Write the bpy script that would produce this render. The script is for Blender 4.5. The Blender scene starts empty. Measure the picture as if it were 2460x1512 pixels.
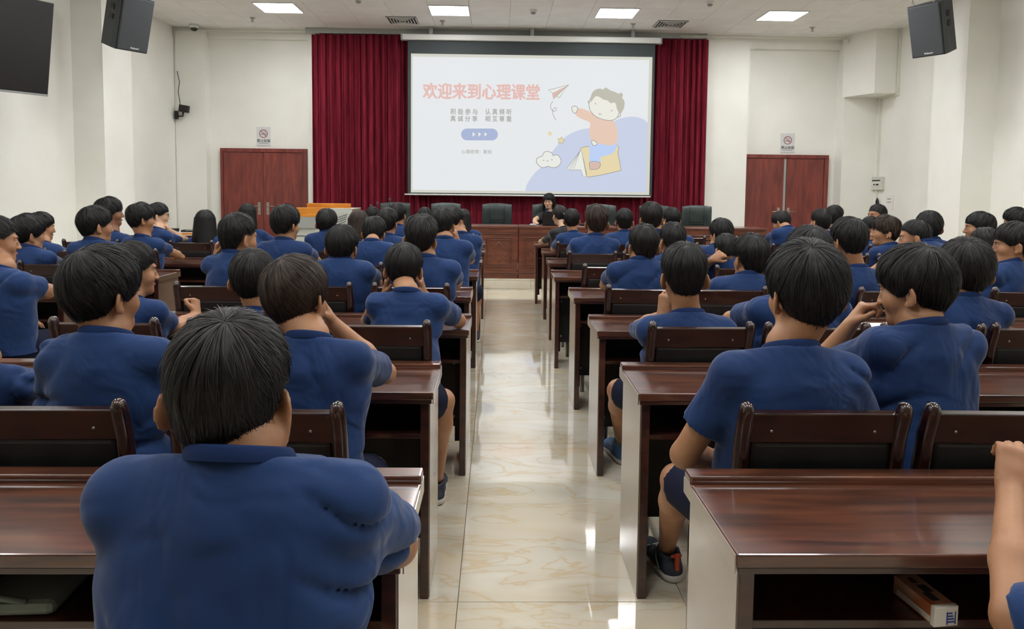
import bpy, bmesh, math, random
import numpy as np
from mathutils import Vector, Matrix
random.seed(7)
rng = np.random.default_rng(11)
C = bpy.context.scene.collection
scene = bpy.context.scene
PI = math.pi

# ---------------------------------------------------------------- camera
def look_matrix(psi, th, rho):
    f = Vector((math.sin(psi)*math.cos(th), math.cos(psi)*math.cos(th), -math.sin(th)))
    r = Vector((math.cos(psi), -math.sin(psi), 0)); u = r.cross(f)
    c, s = math.cos(rho), math.sin(rho)
    r2 = c*r + s*u; u2 = -s*r + c*u
    return Matrix((r2, u2, -f)).transposed()
cam_d = bpy.data.cameras.new('camera'); cam = bpy.data.objects.new('camera', cam_d); C.objects.link(cam)
cam.matrix_world = Matrix.Translation((0, 0, 1.45)) @ look_matrix(.02097, .0696, .01086).to_4x4()
cam_d.sensor_fit = 'HORIZONTAL'; cam_d.sensor_width = 36.0
cam_d.lens = 1754.46/2460*36.0
cam_d.shift_y = -(756-576.6)/2460
cam_d.clip_start = .05; cam_d.clip_end = 60
scene.camera = cam

# ---------------------------------------------------------------- exposure and world
scene.view_settings.view_transform = 'Standard'
scene.view_settings.look = 'None'
scene.view_settings.gamma = 1.0
scene.view_settings.use_curve_mapping = False
scene.view_settings.exposure = 0.0
PANEL_POWER = 29.5         # emission strength of the ceiling light diffusers
SCREEN_POWER = .74        # emission strength of the projected slide
wd = bpy.data.worlds.new('room_air'); scene.world = wd; wd.use_nodes = True
wd.node_tree.nodes['Background'].inputs[0].default_value = (.9, .95, 1, 1)
wd.node_tree.nodes['Background'].inputs[1].default_value = .15
scene.cycles.max_bounces = 8
scene.cycles.diffuse_bounces = 5
scene.cycles.glossy_bounces = 4
scene.cycles.use_denoising = True

ROOM_L, ROOM_R, ROOM_F, ROOM_B, CEIL = -5.55, 6.62, 13.0, -3.0, 4.15
# ---------------------------------------------------------------- object helpers
def tag(o, label=None, cat=None, group=None, kind=None):
    if label: o['label'] = label
    if cat: o['category'] = cat
    if group: o['group'] = group
    if kind: o['kind'] = kind
    return o
def thing(name, label, cat, loc=(0,0,0), rz=0, group=None):
    o = bpy.data.objects.new(name, None); C.objects.link(o)
    o.location = loc; o.rotation_euler = (0,0,rz); o.empty_display_size = .05
    return tag(o, label, cat, group)
def link(name, me, mat=None, parent=None, loc=None, rot=None):
    if mat is not None and len(me.materials) == 0: me.materials.append(mat)
    o = bpy.data.objects.new(name, me); C.objects.link(o)
    if parent is not None: o.parent = parent
    if loc is not None: o.location = loc
    if rot is not None: o.rotation_euler = rot
    return o
def copy_tree(o, parent=None):
    c = o.copy(); C.objects.link(c); c.parent = parent
    for ch in list(o.children): copy_tree(ch, c)
    return c
class MB:
    """collects shapes, builds one mesh"""
    def __init__(s): s.v=[]; s.f=[]; s.m=[]; s.mi=0; s.sm=[]
    def add(s, vs, fs, smooth=False):
        b=len(s.v); s.v += [tuple(v) for v in vs]
        for f in fs: s.f.append(tuple(b+i for i in f)); s.m.append(s.mi); s.sm.append(smooth)
        return s
    def box(s, x0,x1,y0,y1,z0,z1, M=None, bev=0):
        if bev>0: return s.bbox(x0,x1,y0,y1,z0,z1,bev,M)
        vs=[(x,y,z) for z in (z0,z1) for y in (y0,y1) for x in (x0,x1)]
        if M is not None: vs=[M@Vector(v) for v in vs]
        return s.add(vs,[(0,2,3,1),(4,5,7,6),(0,1,5,4),(2,6,7,3),(0,4,6,2),(1,3,7,5)])
    def bbox(s, x0,x1,y0,y1,z0,z1,b,M=None):
        bm=bmesh.new(); bmesh.ops.create_cube(bm,size=1)
        for v in bm.verts:
            v.co=Vector(((x0+x1)/2+v.co.x*(x1-x0),(y0+y1)/2+v.co.y*(y1-y0),(z0+z1)/2+v.co.z*(z1-z0)))
        bmesh.ops.bevel(bm,geom=bm.edges[:],offset=b,segments=2,profile=.5,affect='EDGES')
        if M is not None: bmesh.ops.transform(bm,matrix=M,verts=bm.verts)
        bm.verts.index_update(); vs=[v.co[:] for v in bm.verts]; fs=[tuple(v.index for v in f.verts) for f in bm.faces]; bm.free()
        return s.add(vs,fs)
    def tube(s, pts, rad, n=10, closed=False, cap=True, flat=1.0, up=None):
        pts=[Vector(p) for p in pts]; N=len(pts)
        if not hasattr(rad,'__len__'): rad=[rad]*N
        vs=[]; prev=None
        for i,p in enumerate(pts):
            if closed: d=pts[(i+1)%N]-pts[i-1]
            else: d=pts[min(i+1,N-1)]-pts[max(i-1,0)]
            d=d.normalized() if d.length>1e-9 else Vector((0,0,1))
            if prev is None:
                a=Vector(up) if up else (Vector((0,0,1)) if abs(d.z)<.9 else Vector((1,0,0)))
                x=d.cross(a).normalized()
            else: x=(prev-d*prev.dot(d)).normalized()
            prev=x; y=d.cross(x)
            for k in range(n):
                t=2*PI*k/n; vs.append(p+(x*math.cos(t)+y*math.sin(t)*flat)*rad[i])
        fs=[]
        for i in range(N if closed else N-1):
            a=i*n; b=((i+1)%N)*n
            for k in range(n): fs.append((a+k,a+(k+1)%n,b+(k+1)%n,b+k))
        if cap and not closed: fs.append(tuple(range(n))[::-1]); fs.append(tuple(range((N-1)*n,N*n)))
        return s.add(vs,fs,True)
    def prism(s, poly, z0, z1, M=None):
        """poly in xy extruded between z0 and z1"""
        n=len(poly); vs=[(x,y,z0) for x,y in poly]+[(x,y,z1) for x,y in poly]
        if M is not None: vs=[M@Vector(v) for v in vs]
        return s.add(vs,[tuple(range(n))[::-1],tuple(range(n,2*n))]+[(i,(i+1)%n,n+(i+1)%n,n+i) for i in range(n)])
    def lathe(s, prof, n=20, M=None, cap=True):
        vs=[]; 
        for r,z in prof:
            for k in range(n):
                t=2*PI*k/n; vs.append((r*math.cos(t),r*math.sin(t),z))
        if M is not None: vs=[M@Vector(v) for v in vs]
        fs=[]
        for i in range(len(prof)-1):
            for k in range(n): fs.append((i*n+k,i*n+(k+1)%n,(i+1)*n+(k+1)%n,(i+1)*n+k))
        if cap: fs.append(tuple(range(n))[::-1]); fs.append(tuple(range((len(prof)-1)*n,len(prof)*n)))
        return s.add(vs,fs,True)
    def mesh(s, name, mats):
        me=bpy.data.meshes.new(name); me.from_pydata(s.v,[],s.f)
        for m in (mats if isinstance(mats,(list,tuple)) else [mats]): me.materials.append(m)
        me.polygons.foreach_set('material_index',s.m); me.polygons.foreach_set('use_smooth',s.sm); me.update()
        return me
    def build(s, name, mats, parent=None, loc=None, rot=None):
        return link(name, s.mesh(name,mats), None, parent, loc, rot)
def Rz(a): return Matrix.Rotation(a,4,'Z')
def Rx(a): return Matrix.Rotation(a,4,'X')
def Ry(a): return Matrix.Rotation(a,4,'Y')
def T(*a): return Matrix.Translation(a)

# ---------------------------------------------------------------- materials
def srgb(r,g,b):
    f=lambda c:(c/255/12.92) if c/255<=.04045 else ((c/255+.055)/1.055)**2.4
    return (f(r),f(g),f(b),1)
def material(name, col, rough=.6, metal=0, spec=.5, coat=0, coat_rough=.05, coat_ior=1.5, emit=None, es=1, sheen=0):
    m=bpy.data.materials.new(name); m.use_nodes=True; n=m.node_tree.nodes; b=n['Principled BSDF']
    b.inputs['Base Color'].default_value=col; b.inputs['Roughness'].default_value=rough; b.inputs['Metallic'].default_value=metal
    b.inputs['Specular IOR Level'].default_value=spec; b.inputs['Coat Weight'].default_value=coat
    b.inputs['Coat Roughness'].default_value=coat_rough; b.inputs['Coat IOR'].default_value=coat_ior
    if sheen: b.inputs['Sheen Weight'].default_value=sheen; b.inputs['Sheen Roughness'].default_value=.4
    if emit is not None: b.inputs['Emission Color'].default_value=emit; b.inputs['Emission Strength'].default_value=es
    return m
def nodes(m): return m.node_tree.nodes, m.node_tree.links, m.node_tree.nodes['Principled BSDF']
def noise_mix(m, c1, c2, scale=5, stretch=(1,1,1), detail=4, lo=.35, hi=.65, coords='Object', bump=0, bump_scale=None, distortion=0, rough=None):
    n,l,b=nodes(m)
    tc=n.new('ShaderNodeTexCoord'); mp=n.new('ShaderNodeMapping'); mp.inputs['Scale'].default_value=stretch
    oi=n.new('ShaderNodeObjectInfo'); ad=n.new('ShaderNodeVectorMath'); ad.operation='ADD'
    sc=n.new('ShaderNodeMath'); sc.operation='MULTIPLY'; sc.inputs[1].default_value=37.0
    l.new(oi.outputs['Random'],sc.inputs[0]); l.new(tc.outputs[coords],ad.inputs[0]); l.new(sc.outputs[0],ad.inputs[1])
    l.new(ad.outputs[0],mp.inputs[0])
    nz=n.new('ShaderNodeTexNoise'); nz.inputs['Scale'].default_value=scale; nz.inputs['Detail'].default_value=detail; nz.inputs['Distortion'].default_value=distortion
    l.new(mp.outputs[0],nz.inputs[0])
    cr=n.new('ShaderNodeValToRGB'); cr.color_ramp.elements[0].position=lo; cr.color_ramp.elements[1].position=hi
    cr.color_ramp.elements[0].color=c1; cr.color_ramp.elements[1].color=c2
    l.new(nz.outputs[0],cr.inputs[0]); l.new(cr.outputs[0],b.inputs['Base Color'])
    if bump:
        nb=n.new('ShaderNodeTexNoise'); nb.inputs['Scale'].default_value=bump_scale or scale*6; nb.inputs['Detail'].default_value=3
        l.new(mp.outputs[0],nb.inputs[0]); bp=n.new('ShaderNodeBump'); bp.inputs['Strength'].default_value=bump; bp.inputs['Distance'].default_value=.004
        l.new(nb.outputs[0],bp.inputs['Height']); l.new(bp.outputs[0],b.inputs['Normal'])
    return m
M={}
M['wall']=noise_mix(material('white_wall_paint',srgb(228,228,218),.7,spec=.3),srgb(234,234,226),srgb(241,241,234),1.2,bump=.08,bump_scale=60)
M['ceiling']=noise_mix(material('ceiling_tile_white',srgb(222,222,212),.7,spec=.3),srgb(236,236,232),srgb(243,243,240),2.5,coords='Object')
M['white_plastic']=material('white_plastic',srgb(224,226,222),.4)
M['trunking']=material('white_trunking',srgb(220,220,208),.5)
M['lacquer']=noise_mix(material('rosewood_lacquer',(0,0,0,1),.34,spec=.55,coat=.8,coat_rough=.1,coat_ior=1.6),srgb(50,26,18),srgb(106,61,40),3.2,(1,9,9),6,.3,.72,distortion=.6)
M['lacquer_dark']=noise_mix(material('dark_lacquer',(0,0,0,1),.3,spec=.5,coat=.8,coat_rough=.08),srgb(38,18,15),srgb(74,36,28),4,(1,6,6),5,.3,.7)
M['chairwood']=noise_mix(material('chair_wood',(0,0,0,1),.25,spec=.5,coat=.9,coat_rough=.06),srgb(28,13,11),srgb(52,25,19),6,(2,2,8),4)
M['side']=noise_mix(material('gloss_painted_sheen',(0,0,0,1),.3,spec=.8,coat=1.0,coat_rough=.16,coat_ior=2.6),srgb(98,76,60),srgb(118,94,74),2.2,(1,1,2),4)  # glossy brown desk ends; base colour lightened to stand for reflected room light
M['skirting']=material('beige_skirting',srgb(160,146,122),.4)
M['under']=material('dark_underside',srgb(30,20,17),.6)
M['leather']=noise_mix(material('black_leatherette',(0,0,0,1),.42,spec=.5),srgb(20,21,22),srgb(30,32,32),9,bump=.15,bump_scale=250)
M['leather_green']=noise_mix(material('dark_leather',(0,0,0,1),.4,spec=.5),srgb(44,55,54),srgb(58,69,67),7,bump=.2,bump_scale=200)
M['stagewood']=noise_mix(material('stage_desk_wood',(0,0,0,1),.35,coat=.5,coat_rough=.15),srgb(84,46,33),srgb(120,70,50),3,(1,1,7),6,.3,.7)
M['doorwood']=noise_mix(material('door_wood',(0,0,0,1),.4,coat=.35,coat_rough=.25),srgb(96,34,28),srgb(138,58,46),2.2,(7,7,1),6,.3,.72,distortion=.4)
M['steel']=material('brushed_steel',srgb(170,168,160),.35,1)
M['black']=material('matt_black',srgb(24,25,27),.55)
M['black_gloss']=material('black_gloss_screen',srgb(42,42,44),.22,spec=.5)
M['speaker']=noise_mix(material('speaker_grille',(0,0,0,1),.6),srgb(56,60,63),srgb(66,70,73),200,bump=.3,bump_scale=900)
M['speaker_side']=material('speaker_side',srgb(50,55,60),.5)
M['grey']=material('grey_metal',srgb(158,162,158),.45,.1)
M['cream']=material('cream_metal',srgb(205,206,196),.5)
M['orange']=noise_mix(material('orange_wood',(0,0,0,1),.4,coat=.3),srgb(200,118,30),srgb(228,150,52),3,(1,6,6),4)
M['screen_black']=material('screen_border',srgb(56,64,66),.7)
M['grout']=material('floor_grout',srgb(110,100,84),.8)
M['shorts']=material('navy_shorts',srgb(18,23,46),.85,spec=.2)
M['sock']=material('grey_sock',srgb(130,135,138),.9)
M['paper']=material('white_paper',srgb(236,236,232),.7)
# marble floor tile
def marble(name, base, vein, light, rough=.05):
    m=material(name,base,rough,spec=.55,coat=.6,coat_rough=.025,coat_ior=1.55); n,l,b=nodes(m)
    tc=n.new('ShaderNodeTexCoord'); oi=n.new('ShaderNodeObjectInfo'); sc=n.new('ShaderNodeMath'); sc.operation='MULTIPLY'; sc.inputs[1].default_value=53
    ad=n.new('ShaderNodeVectorMath'); ad.operation='ADD'; l.new(oi.outputs['Random'],sc.inputs[0]); l.new(tc.outputs['Object'],ad.inputs[0]); l.new(sc.outputs[0],ad.inputs[1])
    mp=n.new('ShaderNodeMapping'); mp.inputs['Scale'].default_value=(1.0,2.6,1); mp.inputs['Rotation'].default_value=(0,0,.3); l.new(ad.outputs[0],mp.inputs[0])
    n1=n.new('ShaderNodeTexNoise'); n1.inputs['Scale'].default_value=1.6; n1.inputs['Detail'].default_value=7; n1.inputs['Distortion'].default_value=1.6; l.new(mp.outputs[0],n1.inputs[0])
    cr=n.new('ShaderNodeValToRGB'); e=cr.color_ramp.elements; e[0].position=.36; e[0].color=light; e[1].position=.66; e[1].color=base
    a=e.new(.485); a.color=base; a=e.new(.505); a.color=vein; a=e.new(.54); a.color=base
    l.new(n1.outputs[0],cr.inputs[0])
    n2=n.new('ShaderNodeTexNoise'); n2.inputs['Scale'].default_value=1.1; n2.inputs['Detail'].default_value=5; n2.inputs['Distortion'].default_value=.8; l.new(mp.outputs[0],n2.inputs[0])
    c2=n.new('ShaderNodeValToRGB'); c2.color_ramp.elements[0].position=.42; c2.color_ramp.elements[1].position=.7
    c2.color_ramp.elements[0].color=(0,0,0,1); c2.color_ramp.elements[1].color=(.55,.55,.55,1); l.new(n2.outputs[0],c2.inputs[0])
    mx=n.new('ShaderNodeMix'); mx.data_type='RGBA'; l.new(c2.outputs[0],mx.inputs[0]); l.new(cr.outputs[0],mx.inputs[6]); mx.inputs[7].default_value=vein
    l.new(mx.outputs[2],b.inputs['Base Color'])
    return m
M['marble']=marble('cream_marble',srgb(216,210,192),srgb(210,190,155),srgb(224,220,204))
# cloth, skin, hair
def cloth(name, c1, c2):
    m=noise_mix(material(name,c1,.78,spec=.25,sheen=.18),c1,c2,3,detail=3,lo=.3,hi=.7)
    n,l,b=nodes(m)
    tc=n.new('ShaderNodeTexCoord'); w=n.new('ShaderNodeTexNoise'); w.inputs['Scale'].default_value=7; w.inputs['Detail'].default_value=2; w.inputs['Distortion'].default_value=1.1
    f=n.new('ShaderNodeTexNoise'); f.inputs['Scale'].default_value=420; f.inputs['Detail'].default_value=1
    l.new(tc.outputs['Object'],w.inputs[0]); l.new(tc.outputs['Object'],f.inputs[0])
    b1=n.new('ShaderNodeBump'); b1.inputs['Strength'].default_value=.55; b1.inputs['Distance'].default_value=.03; l.new(w.outputs[0],b1.inputs['Height'])
    b2=n.new('ShaderNodeBump'); b2.inputs['Strength'].default_value=.12; b2.inputs['Distance'].default_value=.002; l.new(f.outputs[0],b2.inputs['Height']); l.new(b1.outputs[0],b2.inputs['Normal'])
    l.new(b2.outputs[0],b.inputs['Normal']); return m
M['shirt']=cloth('navy_tshirt',srgb(25,49,92),srgb(33,61,108))
M['blackshirt']=cloth('black_tshirt',srgb(34,34,37),srgb(44,44,47))
M['collar']=material('navy_rib',srgb(22,43,84),.85,spec=.2)
M['collar_black']=material('black_rib',srgb(28,28,30),.85,spec=.2)
def skin(name,c1,c2):
    m=noise_mix(material(name,c1,.48,spec=.4),c1,c2,9,detail=5,bump=.05,bump_scale=240); b=m.node_tree.nodes['Principled BSDF']
    b.inputs['Subsurface Weight'].default_value=.12; b.inputs['Subsurface Radius'].default_value=(.02,.008,.004); b.inputs['Subsurface Scale'].default_value=.5; return m
M['skin']=skin('skin_tan',srgb(160,114,82),srgb(178,132,98))
M['skin_dark']=skin('skin_deep',srgb(140,98,72),srgb(156,112,84))
M['skin_fair']=skin('skin_fair',srgb(196,156,126),srgb(208,170,140))
def hairm(name,c1,c2):
    return noise_mix(material(name,c1,.5,spec=.35),c1,c2,60,(1,1,.3),3,.35,.7)
M['hair']=hairm('hair_black',srgb(15,15,16),srgb(36,35,34))
M['hair_brown']=hairm('hair_brown',srgb(36,27,22),srgb(66,50,40))
M['hair_soft']=hairm('hair_soft_black',srgb(18,17,16),srgb(40,37,34))
M['eye']=material('eye_dark',srgb(30,22,20),.15)
M['eyewhite']=material('eye_white',srgb(225,220,212),.3)
M['lip']=material('lip',srgb(158,100,80),.5)
M['glassframe']=material('glasses_frame',srgb(60,52,46),.3,.4)

# ---------------------------------------------------------------- signed distance fields -> one continuous surface
f32=np.float32
class Field:
    def __init__(s, lo, hi, h, far=.12):
        s.h=h; s.lo=np.array(lo,float); n=np.ceil((np.array(hi,float)-s.lo)/h).astype(int)+1; s.n=n
        s.ax=[(s.lo[i]+h*np.arange(n[i])).astype(f32) for i in range(3)]; s.d=np.full(tuple(n),far,f32)
    def region(s, lo, hi, m):
        r=[]
        for i in range(3):
            a=max(0,int((lo[i]-m-s.lo[i])/s.h)); b=min(int(s.n[i]),int((hi[i]+m-s.lo[i])/s.h)+2)
            if b<=a: return None
            r.append(slice(a,b))
        return tuple(r)
    def pts(s, r, c):
        return (s.ax[0][r[0]][:,None,None]-f32(c[0]), s.ax[1][r[1]][None,:,None]-f32(c[1]), s.ax[2][r[2]][None,None,:]-f32(c[2]))
    def mix(s, r, d, k, op):
        a=s.d[r]
        if op=='+':
            if k>0: hh=np.maximum(k-np.abs(a-d),0)/k; s.d[r]=np.minimum(a,d)-hh*hh*(k*.25)
            else: s.d[r]=np.minimum(a,d)
        else:
            d=-d
            if k>0: hh=np.maximum(k-np.abs(a-d),0)/k; s.d[r]=np.maximum(a,d)+hh*hh*(k*.25)
            else: s.d[r]=np.maximum(a,d)
    def cone(s, a, b, ra, rb, k=.02, op='+', flat=None, cut=None):
        """round cone a-b; flat=(axis vector, ratio) squashes it along that axis; cut=True ends it flat at b"""
        a=np.array(a,float); b=np.array(b,float); R=max(ra,rb)
        r=s.region(np.minimum(a,b)-R,np.maximum(a,b)+R,k+2*s.h)
        if r is None: return s
        x,y,z=s.pts(r,a); ab=b-a; L2=max(ab@ab,1e-9)
        t=np.clip((x*f32(ab[0])+y*f32(ab[1])+z*f32(ab[2]))/f32(L2),0,1)
        dx=x-t*f32(ab[0]); dy=y-t*f32(ab[1]); dz=z-t*f32(ab[2])
        if flat is not None:
            n=np.array(flat[0],float); n/=np.linalg.norm(n); q=flat[1]
            e=dx*f32(n[0])+dy*f32(n[1])+dz*f32(n[2]); g=f32(1/q-1)
            dd=np.sqrt(dx*dx+dy*dy+dz*dz+e*e*f32((1/q)**2-1)); d=(dd-(f32(ra)+f32(rb-ra)*t))*f32(q if q<1 else 1)
        else: d=np.sqrt(dx*dx+dy*dy+dz*dz)-(f32(ra)+f32(rb-ra)*t)
        if cut:
            L=math.sqrt(L2); pl=(x*f32(ab[0])+y*f32(ab[1])+z*f32(ab[2]))/f32(L)-f32(L); d=np.maximum(d,pl)
        s.mix(r,d,k,op); return s
    def ell(s, c, rad, k=.02, op='+', R=None):
        c=np.array(c,float); rad=np.array(rad,float); m=rad.max() if R is not None else rad
        r=s.region(c-m,c+m,k+2*s.h)
        if r is None: return s
        x,y,z=s.pts(r,c)
        if R is not None:
            q=np.array(R); x,y,z=(x*f32(q[0,i])+y*f32(q[1,i])+z*f32(q[2,i]) for i in range(3))
        u,v,w=x/f32(rad[0]),y/f32(rad[1]),z/f32(rad[2]); k0=np.sqrt(u*u+v*v+w*w)
        k1=np.sqrt((u/f32(rad[0]))**2+(v/f32(rad[1]))**2+(w/f32(rad[2]))**2)+f32(1e-6)
        s.mix(r,k0*(k0-1)/k1,k,op); return s
    def half(s, p, n, k=.0):
        """cut away everything on the n side of point p"""
        n=np.array(n,float); n/=np.linalg.norm(n); x,y,z=s.pts((slice(None),)*3,p)
        s.mix((slice(None),)*3,-(x*f32(n[0])+y*f32(n[1])+z*f32(n[2])),k,'-'); return s
    def net(s):
        d=s.d; S=(d<0).astype(np.uint8); c=0
        for i in (0,1):
            for j in (0,1):
                for k in (0,1): c=c+S[i:S.shape[0]-1+i,j:S.shape[1]-1+j,k:S.shape[2]-1+k]
        I=np.argwhere((c>0)&(c<8))
        if len(I)==0: return np.zeros((0,3)),np.zeros((0,4),int)
        corners=np.array([(i,j,k) for i in (0,1) for j in (0,1) for k in (0,1)])
        val=np.stack([d[tuple((I+q).T)] for q in corners],1)
        acc=np.zeros((len(I),3)); cnt=np.zeros(len(I))
        for a in range(8):
            for b in range(a+1,8):
                if np.abs(corners[a]-corners[b]).sum()!=1: continue
                va,vb=val[:,a],val[:,b]; m=(va<0)!=(vb<0); t=np.where(m,va/np.where(m,va-vb,1),0)
                acc+=(corners[a]+t[:,None]*(corners[b]-corners[a]))*m[:,None]; cnt+=m
        V=(I+acc/cnt[:,None])*s.h+s.lo
        idx=np.full(tuple(np.array(d.shape)-1),-1,np.int32); idx[tuple(I.T)]=np.arange(len(I)); F=[]
        for ax in range(3):
            o1,o2=[(1,2),(2,0),(0,1)][ax]
            A=[slice(None)]*3; B=[slice(None)]*3; A[ax]=slice(0,-1); B[ax]=slice(1,None)
            sa,sb=S[tuple(A)],S[tuple(B)]; E=np.argwhere(sa!=sb)
            E=E[(E[:,o1]>0)&(E[:,o2]>0)&(E[:,o1]<d.shape[o1]-1)&(E[:,o2]<d.shape[o2]-1)]
            if len(E)==0: continue
            fl=sa[tuple(E.T)]==0; u=np.zeros(3,int); u[o1]=1; w=np.zeros(3,int); w[o2]=1
            q=np.stack([idx[tuple((E-u-w).T)],idx[tuple((E-w).T)],idx[tuple(E.T)],idx[tuple((E-u).T)]],1)
            q[fl]=q[fl][:,::-1]; F.append(q)
        F=np.concatenate(F); F=F[(F>=0).all(1)]
        return V,F
def relax(V,F,it=1):
    for _ in range(it):
        acc=np.zeros_like(V); c=np.zeros(len(V))
        for a in range(4):
            np.add.at(acc,F[:,a],V[F[:,(a+1)%4]]+V[F[:,(a-1)%4]]); np.add.at(c,F[:,a],2)
        V=V*.45+.55*acc/np.maximum(c,1)[:,None]
    return V
def np_mesh(name, V, F, mat, smooth=True):
    me=bpy.data.meshes.new(name); m=len(F); k=F.shape[1]
    me.vertices.add(len(V)); me.vertices.foreach_set('co',np.asarray(V,f32).ravel())
    me.loops.add(m*k); me.loops.foreach_set('vertex_index',np.asarray(F,np.int32).ravel())
    me.polygons.add(m); me.polygons.foreach_set('loop_start',np.arange(0,m*k,k,dtype=np.int32))
    me.update(calc_edges=True)
    me.polygons.foreach_set('use_smooth',np.full(m,smooth)); me.materials.append(mat); return me
def join_np(parts):
    V=[];F=[];b=0
    for v,f in parts:
        if len(v)==0: continue
        V.append(v);F.append(f+b);b+=len(v)
    return np.concatenate(V),np.concatenate(F)
# ================================================================ THE SETTING
def struct(name, mb, mats, parent=None, loc=None, rot=None):
    o=mb.build(name,mats,parent,loc,rot)
    if parent is None: o['kind']='structure'
    return o
# floor: grout bed with single marble tiles
floor=struct('floor',MB().box(ROOM_L-.3,ROOM_R+.3,ROOM_B-.3,ROOM_F+.3,-.12,-.006),M['grout'])
TS=.8; tx0=-.125-8*TS; ty0=2.474-7*TS
tile_me=MB().bbox(.0011,TS-.0011,.0011,TS-.0011,-.012,0,.0008).mesh('floor_tile',M['marble'])
for i in range(16):
    for j in range(18):
        x=tx0+i*TS; y=ty0+j*TS
        if x>ROOM_R or x+TS<ROOM_L or y<-3.1 or y>13 or (y>10.6 and x>-3.2 and x+TS<4.2): continue
        r=random.choice([0,1]); o=link('floor_tile',tile_me,None,floor,(x+(TS if r else 0),y+(TS if r else 0),random.uniform(-.0003,.0003)),(0,0,PI*r))
# ceiling: backing with single tiles over the part in view
ceil=struct('ceiling',MB().box(ROOM_L-.2,ROOM_R+.2,ROOM_B-.2,ROOM_F+.2,CEIL+.012,CEIL+.12),M['ceiling'])
CT=.614; cx0=-.75-CT/2-8*CT; cy0=11.33-CT/2-4*CT
ct_me=MB().bbox(.002,CT-.002,.002,CT-.002,0,.012,.0015).mesh('ceiling_tile',M['ceiling'])
LX=[-.75-2*(4*CT)/1.0+0,0,0,0]
LX=[-3.33,-.75,1.80,4.34]; LY=[11.33,9.2,7.0,4.8,2.6,.4]
VENTS=[(-1.55,12.02),(2.78,12.0)]
def over(cx,cy,x,y,h=.28): return abs(x+CT/2-cx)<h+CT/2-.03 and abs(y+CT/2-cy)<h+CT/2-.03
for i in range(-1,21):
    for j in range(0,8):
        x=cx0+i*CT; y=cy0+j*CT
        if x+CT<ROOM_L+.05 or x>ROOM_R-.02 or y>ROOM_F-.05: continue
        if x+CT>ROOM_R or x<ROOM_L or y+CT>ROOM_F:   # cut tiles at the edge
            MB().box(max(x,ROOM_L)+.002,min(x+CT,ROOM_R)-.002,y+.002,min(y+CT,ROOM_F)-.002,CEIL,CEIL+.012).build('ceiling_tile',M['ceiling'],ceil); continue
        link('ceiling_tile',ct_me,None,ceil,(x,y,CEIL))
MB().box(ROOM_L,ROOM_R,ROOM_B,cy0-.003,CEIL,CEIL+.012).build('ceiling_board',M['ceiling'],ceil)
# walls
W=M['wall']
wl=MB(); wl.box(ROOM_L-.2,ROOM_L,ROOM_B-.2,ROOM_F+.2,-.1,CEIL+.1); wl.box(ROOM_L,-5.15,9.75,10.5,0,CEIL)
for y in (3.2,): wl.box(ROOM_L,-5.15,y,y+.75,0,CEIL)
struct('wall_left',wl,W)
wr=MB(); wr.box(ROOM_R,ROOM_R+.2,ROOM_B-.2,ROOM_F+.2,-.1,CEIL+.1); wr.box(6.2,ROOM_R,9.68,10.42,0,CEIL)
wr.box(6.2,ROOM_R,3.2,3.95,0,CEIL)
struct('wall_right',wr,W)
M['back']=material('back_wall_dimmed',srgb(140,130,118),.7)  # unseen back wall; darker tone made up so it bounces less light
struct('wall_back',MB().box(ROOM_L,ROOM_R,ROOM_B-.2,ROOM_B,0,CEIL),M['back'])
# front wall: recessed bays with the doors, piers, stage wall
wf=MB(); wf.box(ROOM_L,ROOM_R,ROOM_F+.0,ROOM_F+.2,0,CEIL+.05)
wf.box(ROOM_L,-5.03,12.80,ROOM_F,0,CEIL)       # left corner pier
wf.box(-3.30,-3.08,12.86,ROOM_F,0,CEIL)
wf.box(3.60,4.37,12.80,ROOM_F,0,CEIL)          # right pier beside the curtain
wf.box(6.02,ROOM_R,12.72,ROOM_F,0,CEIL)        # right corner pier
wf.box(-5.03,-3.30,12.92,ROOM_F,CEIL-.16,CEIL); wf.box(4.37,6.02,12.90,ROOM_F,CEIL-.2,CEIL)
struct('wall_front',wf,W)
# boxed-in duct hanging from the ceiling in the right front corner
sf=MB(); sf.prism([(5.98,12.72),(6.22,12.1),(6.62,12.1),(6.62,12.72)],3.1,CEIL); struct('trim_1',sf,W)
# skirting
for n,(a,b,c,d) in {'baseboard_left':(ROOM_L,ROOM_L+.012,ROOM_B,9.75),'baseboard_right':(ROOM_R-.012,ROOM_R,ROOM_B,9.68)}.items():
    struct(n,MB().box(a,b,c,d,0,.1),M['skirting'])
# stage plinth with marble riser and top
ST=.15; SX0,SX1,SY0=-3.25,4.25,10.52
stage=struct('floor_stage',MB().box(SX0,SX1,SY0+.02,12.86,0,ST-.022),M['grout'])
nx=10; wdt=(SX1-SX0)/nx
rp=MB().bbox(.0015,wdt-.0015,0,.02,.002,ST-.023,.001).mesh('riser_slab',M['marble'])
tp=MB().bbox(.0015,wdt-.0015,.0015,.76,0,.022,.002).mesh('stage_tile',M['marble'])
for i in range(nx):
    link('riser_slab',rp,None,stage,(SX0+i*wdt,SY0,0))
    for j in range(3): link('stage_tile',tp,None,stage,(SX0+i*wdt,SY0+j*.775-.004,ST-.022))
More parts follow.
